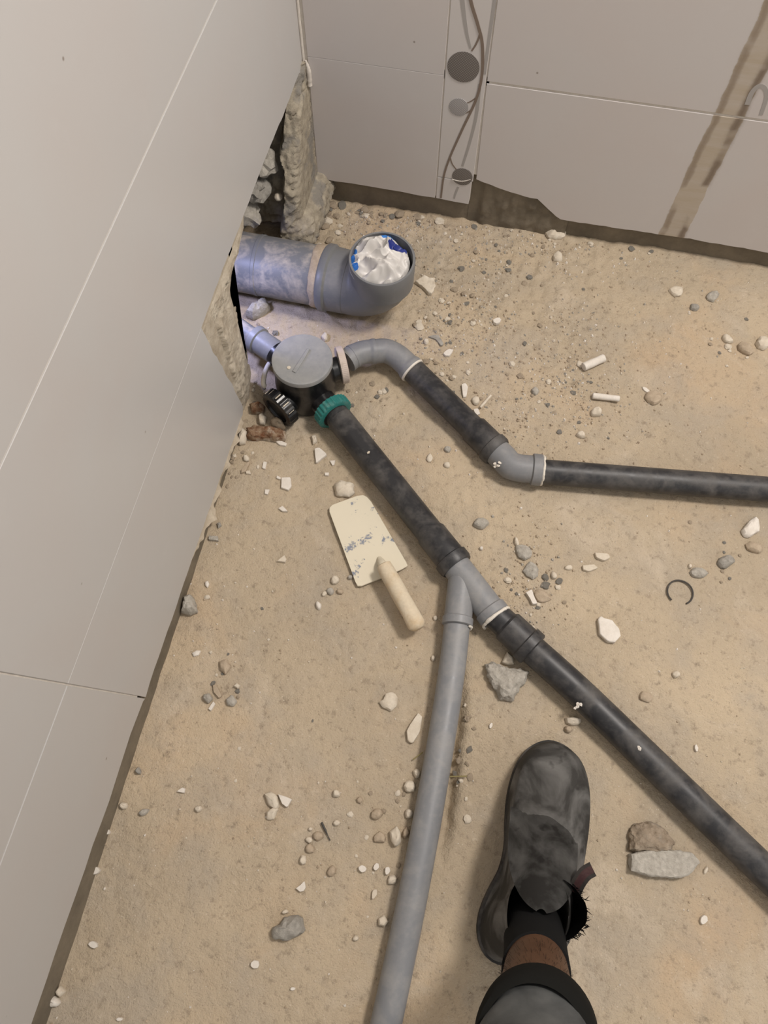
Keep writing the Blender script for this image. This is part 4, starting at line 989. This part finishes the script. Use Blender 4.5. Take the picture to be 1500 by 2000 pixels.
# elastic gusset bulging at the right side
bm = bmesh.new(); rows = []
for i in range(15):
    t = i/14; yy = .018-.070*t; row = []
    for j in range(9):
        s = j/8; zz = .050+.088*s; bul = math.sin(math.pi*t)**.6*(.010+.013*s)
        wob = .003*noise.noise(Vector((yy*90, zz*90, 1)))
        row.append(bm.verts.new((.232+bul+wob-.010*s*(1-math.sin(math.pi*t)), yy, zz)))
    rows.append(row)
for a, b in zip(rows, rows[1:]):
    for k in range(8): bm.faces.new((a[k], a[k+1], b[k+1], b[k]))
bmesh.ops.solidify(bm, geom=list(bm.faces), thickness=.004)
gs = link('elastic_gusset', bm, M['fur'], bt)
bm = bmesh.new(); rr = random.Random(3)
for _ in range(160):
    t = rr.random(); yy = .016-.066*t; s = rr.uniform(.4, 1); bul = math.sin(math.pi*t)**.6*(.010+.013*s)
    p = Vector((.233+bul, yy, .050+.088*s)); d = Vector((rr.uniform(.3, 1), rr.uniform(-.8, .6), rr.uniform(-.3, .8))).normalized()*rr.uniform(.003, .008)
    tube(bm, [p, p+d*.6, p+d], [.0005, .0004, .0001], 4)
link('frayed_thread', bm, M['fur'], gs).__setitem__('kind', 'stuff')
# pull tab
bm = bmesh.new(); a = P(1121, 1743, .118); q = smoothpath([a, P(1131, 1722, .128), P(1143, 1706, .132), P(1158, 1697, .128)], 6); rows = []
for i, p in enumerate(q):
    t = (q[min(i+1, len(q)-1)]-q[max(i-1, 0)]).normalized(); s = t.cross(Vector((0, 0, 1))).normalized()*.0088
    rows.append([bm.verts.new(p-s+Vector((0, 0, .001))), bm.verts.new(p-s*.5), bm.verts.new(p+s*.5), bm.verts.new(p+s+Vector((0, 0, .001)))])
for x, y in zip(rows, rows[1:]):
    for k in range(3): bm.faces.new((x[k], x[k+1], y[k+1], y[k])).material_index = 0 if k == 1 else 1
bmesh.ops.solidify(bm, geom=list(bm.faces), thickness=.003)
o = link('pull_tab', bm, [M['tab'], M['tabedge']], bt); o['label'] = 'maroon-lined pull tab'
# sock, skin, trousers : one axis from ankle to hip
AX = [(.203, -.035, .055, .036, .045), (.201, -.052, .10, .036, .041), (.196, -.070, .15, .0355, .038), (.190, -.089, .20, .0375, .040), (.184, -.112, .25, .043, .045), (.178, -.137, .30, .049, .050),
      (.168, -.160, .36, .051, .052), (.158, -.176, .43, .050, .050), (.150, -.186, .50, .052, .052), (.146, -.200, .545, .052, .050)]
TH = [(.142, -.250, .575), (.136, -.33, .615), (.128, -.42, .68), (.120, -.52, .75)]
def leg_rings(bm, ax, n, grow=0.0, wr=0.0):
    out = []
    for x, y, z, rx, ry in ax:
        out.append([bm.verts.new((x+(rx+grow)*math.cos(2*math.pi*k/n), y+(ry+grow)*math.sin(2*math.pi*k/n), z+wr*noise.noise(Vector((math.cos(2*math.pi*k/n)*2, math.sin(2*math.pi*k/n)*2, z*40))))) for k in range(n)])
    return out
def dense(ax, k=5):
    q = smoothpath([Vector(a[:3]) for a in ax], k); r = smoothpath([Vector((a[3], a[4], 0)) for a in ax], k)
    return [(p.x, p.y, p.z, s.x, s.y) for p, s in zip(q, r)]
bm = bmesh.new(); rs = leg_rings(bm, dense(AX), 40); 
for a, b in zip(rs, rs[1:]): bridge(bm, a, b)
bm.faces.new(rs[0][::-1])
# thigh continues backwards from the knee as the same surface
last = rs[-1]; n = 40
for i, (x, y, z) in enumerate(TH):
    r = .058+.006*i; nx = []
    for k in range(n):
        a = 2*math.pi*k/n; nx.append(bm.verts.new((x+r*math.cos(a), y+r*math.sin(a)*.55, z-r*math.sin(a)*-.75)))
    bridge(bm, last, nx); last = nx
bm.faces.new(last)
bd = link('leg', bm, M['skin'], pr, ang=180)
ax2 = dense(AX)
bm = bmesh.new(); sub = [a for a in ax2 if .06 <= a[2] <= .198]; rs = leg_rings(bm, sub, 40, .0028)
inner = leg_rings(bm, [sub[-1]], 40, -.001)
for a, b in zip(rs, rs[1:]): bridge(bm, a, b)
bridge(bm, rs[-1], inner[0])
link('sock', bm, M['sock'], pr, ang=60)
bm = bmesh.new(); sub = [a for a in ax2 if a[2] >= .30]; n = 48
rs = leg_rings(bm, [(a[0], a[1], a[2], a[3]+.006+.004*math.sin(a[2]*60), a[4]+.006+.004*math.sin(a[2]*47)) for a in sub], n, .001, .006)
for a, b in zip(rs, rs[1:]): bridge(bm, a, b)
last = rs[-1]
for i, (x, y, z) in enumerate(TH):
    r = .070+.008*i; nx = []
    for k in range(n):
        a = 2*math.pi*k/n; nx.append(bm.verts.new((x+r*math.cos(a), y+r*math.sin(a)*.55, z+r*math.sin(a)*.75)))
    bridge(bm, last, nx); last = nx
bm.faces.new(last)
ts = link('trouser_leg', bm, M['trouser'], pr, ang=180); ts['label'] = 'dusty dark trouser leg rolled up to mid calf'
bm = bmesh.new(); hx = [a for a in ax2 if a[2] >= .278][0]; rs = []
for g, dz in ((.001, 0), (.009, -.006), (.0135, .004), (.0135, .022), (.010, .034), (.004, .036)):
    rs.append(leg_rings(bm, [(hx[0]-dz*.25, hx[1]-dz*.2, .290+dz, hx[3], hx[4])], n, g)[0])
for a, b in zip(rs, rs[1:]): bridge(bm, a, b)
bridge(bm, rs[-1], rs[0])
link('hem_band', bm, M['hem'], ts, ang=60)
bm = bmesh.new(); rr = random.Random(11)
for _ in range(420):
    z = rr.uniform(.205, .29); a = rr.uniform(0, 2*math.pi)
    j = min(range(len(ax2)), key=lambda i: abs(ax2[i][2]-z)); x, y, zz, rx, ry = ax2[j]
    nrm = Vector((math.cos(a), math.sin(a), 0)); p = Vector((x+rx*nrm.x, y+ry*nrm.y, z)); d = (nrm*rr.uniform(.4, 1)+Vector((rr.uniform(-.4, .4), rr.uniform(-.4, .4), -1.0))).normalized()*rr.uniform(.006, .011)
    tube(bm, [p, p+d*.5+nrm*.001, p+d], [.00018, .00015, .00006], 3)
link('leg_hair', bm, M['hair'], pr, kind='stuff')
foot(BX, BX+Vector((.01, .20, 0)), .065); foot(BX, BX, .09)

# ---------------------------------------------------------------- loose crumbs: individuals, then grit
PM = {}
for mat in ('cream', 'tan', 'stone', 'darkstone'):
    for v in range(4):
        bm = bmesh.new(); bmesh.ops.create_icosphere(bm, subdivisions=2, radius=1.0)
        for q in bm.verts:
            k = 1+.45*noise.noise(q.co*1.3+Vector((v*9+len(mat), 0, 0))); q.co = Vector((round(q.co.x*k*3)/3*.6+q.co.x*k*.4, q.co.y*k, q.co.z*k*.55))
        for f in bm.faces: f.smooth = False
        me = bpy.data.meshes.new('pebble'); bm.to_mesh(me); bm.free(); me.materials.append(M[mat]); PM[(mat, v)] = me
RG = [  # centre px, spread px, how many, sizes (m), label, group, mixture
 ((740, 415), (100, 14), 26, (.005, .013), 'rubble crumb in the heap at the foot of the back wall', 'rubble crumbs at the back wall foot', ('cream', 'tan', 'tan', 'stone')),
 ((905, 415), (45, 12), 18, (.005, .013), 'crumb in the little heap below the printed decor tile', 'rubble crumbs below the decor tile', ('cream', 'cream', 'tan', 'stone')),
 ((640, 415), (14, 30), 14, (.006, .015), 'crumb piled beside the rough concrete corner', 'rubble crumbs at the concrete corner', ('tan', 'tan', 'cream')),
 ((1010, 520), (60, 60), 28, (.003, .007), 'crumb in the gravelly band right of the wide elbow', 'gravel crumbs right of the elbow', ('tan', 'stone', 'darkstone', 'cream')),
 ((890, 590), (45, 50), 21, (.003, .007), 'crumb scattered just right of the wide elbow shard', 'gravel crumbs near the elbow shard', ('tan', 'stone', 'cream')),
 ((885, 735), (45, 30), 18, (.003, .0075), 'crumb in the patch above the short black pipe', 'gravel crumbs above the short black pipe', ('tan', 'cream', 'stone')),
 ((1110, 770), (60, 38), 24, (.0025, .007), 'crumb in the patch around the white tube pieces', 'gravel crumbs around the tube pieces', ('tan', 'stone', 'cream', 'darkstone')),
 ((745, 625), (60, 12), 8, (.004, .008), 'crumb under the front of the wide elbow', 'gravel crumbs under the elbow', ('tan', 'cream', 'stone')),
 ((740, 765), (55, 16), 11, (.003, .007), 'crumb in the dirt under the upper grey bend', 'gravel crumbs under the grey bend', ('tan', 'stone', 'cream')),
 ((1050, 1140), (28, 45), 14, (.003, .007), 'crumb in the gravelly patch right of the Y-fitting', 'gravel crumbs right of the fitting', ('tan', 'stone', 'cream')),
 ((1440, 680), (40, 28), 11, (.003, .007), 'crumb in the rubble patch at the right edge', 'gravel crumbs at the right edge', ('tan', 'stone', 'cream')),
 ((1440, 1080), (45, 40), 9, (.003, .006), 'crumb below the pointed stone at the right edge', 'gravel crumbs below the pointed stone', ('tan', 'stone', 'darkstone')),
 ((470, 905), (22, 30), 11, (.003, .006), 'crumb at the left wall below the trap', 'gravel crumbs at the left wall', ('tan', 'cream', 'tan')),
 ((900, 1440), (14, 70), 16, (.003, .008), 'crumb in the crack right of the grey pipe', 'earthy crumbs beside the grey pipe', ('tan', 'tan', 'cream', 'stone')),
 ((770, 1600), (45, 110), 13, (.002, .005), 'crumb left of the lower grey pipe', 'pale crumbs left of the grey pipe', ('cream', 'tan')),
 ((440, 1300), (60, 90), 13, (.002, .005), 'crumb scattered on the lower left floor', 'gravel crumbs on the lower left floor', ('tan', 'cream', 'stone')),
 ((505, 720), (20, 60), 11, (.003, .008), 'crumb between the wall hole and the trap', 'gravel crumbs at the wall hole', ('stone', 'cream', 'tan')),
 ((1250, 470), (120, 14), 16, (.003, .008), 'crumb along the dark foot of the right-hand back wall', 'gravel crumbs along the right back wall', ('stone', 'tan', 'cream')),
]
for (cx, cy), (sx, sy), cnt, (r0, r1), lab, grp, mix in RG:
    made = 0; tries = 0
    while made < cnt and tries < cnt*12:
        tries += 1
        px, py = rnd.gauss(cx, sx), rnd.gauss(cy, sy); p = P(px, py, 0)
        if blocked(p.x, p.y, .002) or p.y > YS-.012 or p.x < (-.40 if not (.75 < p.y < 1.03) else -.5): continue
        r = r0+(r1-r0)*rnd.random()**2.2
        mt = rnd.choice(mix); o = bpy.data.objects.new('gravel_crumb', PM[(mt, rnd.randrange(4))]); COL.objects.link(o)
        o.scale = (r*rnd.uniform(.7, 1.1), r*rnd.uniform(.7, 1.1), r*rnd.uniform(.6, 1.0)); o.rotation_euler = (0, 0, rnd.uniform(0, 6.28))
        o.location = (p.x, p.y, fh(p.x, p.y)+o.scale.z*.3); cw = {'cream': 'cream', 'tan': 'sand-brown', 'stone': 'light grey', 'darkstone': 'darker grey'}[mt]+(' tiny' if r < r0+(r1-r0)*.2 else ''); tag(o, cw+' '+lab, 'gravel', cw+' '+grp); made += 1
bm = bmesh.new(); cnt = 0
while cnt < 15000:
    u = rnd.random()
    if u < .50: p = P(rnd.gauss(960, 140), rnd.gauss(540, 115))
    elif u < .62: p = P(rnd.gauss(1080, 90), rnd.gauss(770, 60))
    elif u < .68: p = P(rnd.gauss(760, 60), rnd.gauss(430, 25))
    elif u < .72: p = P(rnd.gauss(1045, 35), rnd.gauss(1130, 60))
    else: p = Vector((rnd.uniform(-.40, .6), rnd.uniform(-.34, 1.19), 0))
    x, y = p.x, p.y
    if not (-.40 < x < .62 and -.34 < y < 1.19): cnt += 1; continue
    if noise.noise(Vector((x*7, y*7, 4))) < rnd.uniform(-.6, .35): cnt += 1; continue
    cnt += 1
    if blocked(x, y, .001): continue
    r = .0008+(.0030 if u < .72 else .0020)*rnd.random()**3; z = fh(x, y); mi = rnd.choice((0, 1, 1, 1, 1, 2, 2, 3) if u < .72 else (0, 1, 1, 3))
    vs = [bm.verts.new((x+r*math.cos(a+k)*rnd.uniform(.6, 1.2), y+r*math.sin(a+k)*rnd.uniform(.6, 1.2), z-.0004)) for k in (rnd.random()*3,) for a in (0, 1.57, 3.14, 4.71)]
    ts_ = [bm.verts.new((v.co.x*.5+x*.5, v.co.y*.5+y*.5, z+r*rnd.uniform(.5, 1.1))) for v in vs]
    bridge(bm, vs, ts_, mi); bm.faces.new(ts_).material_index = mi
o = link('loose_grit', bm, [M['cream'], M['tan'], M['stone'], M['white']], smooth=False)
tag(o, 'fine sand grit and specks spread over the whole dusty floor', 'grit', kind='stuff')
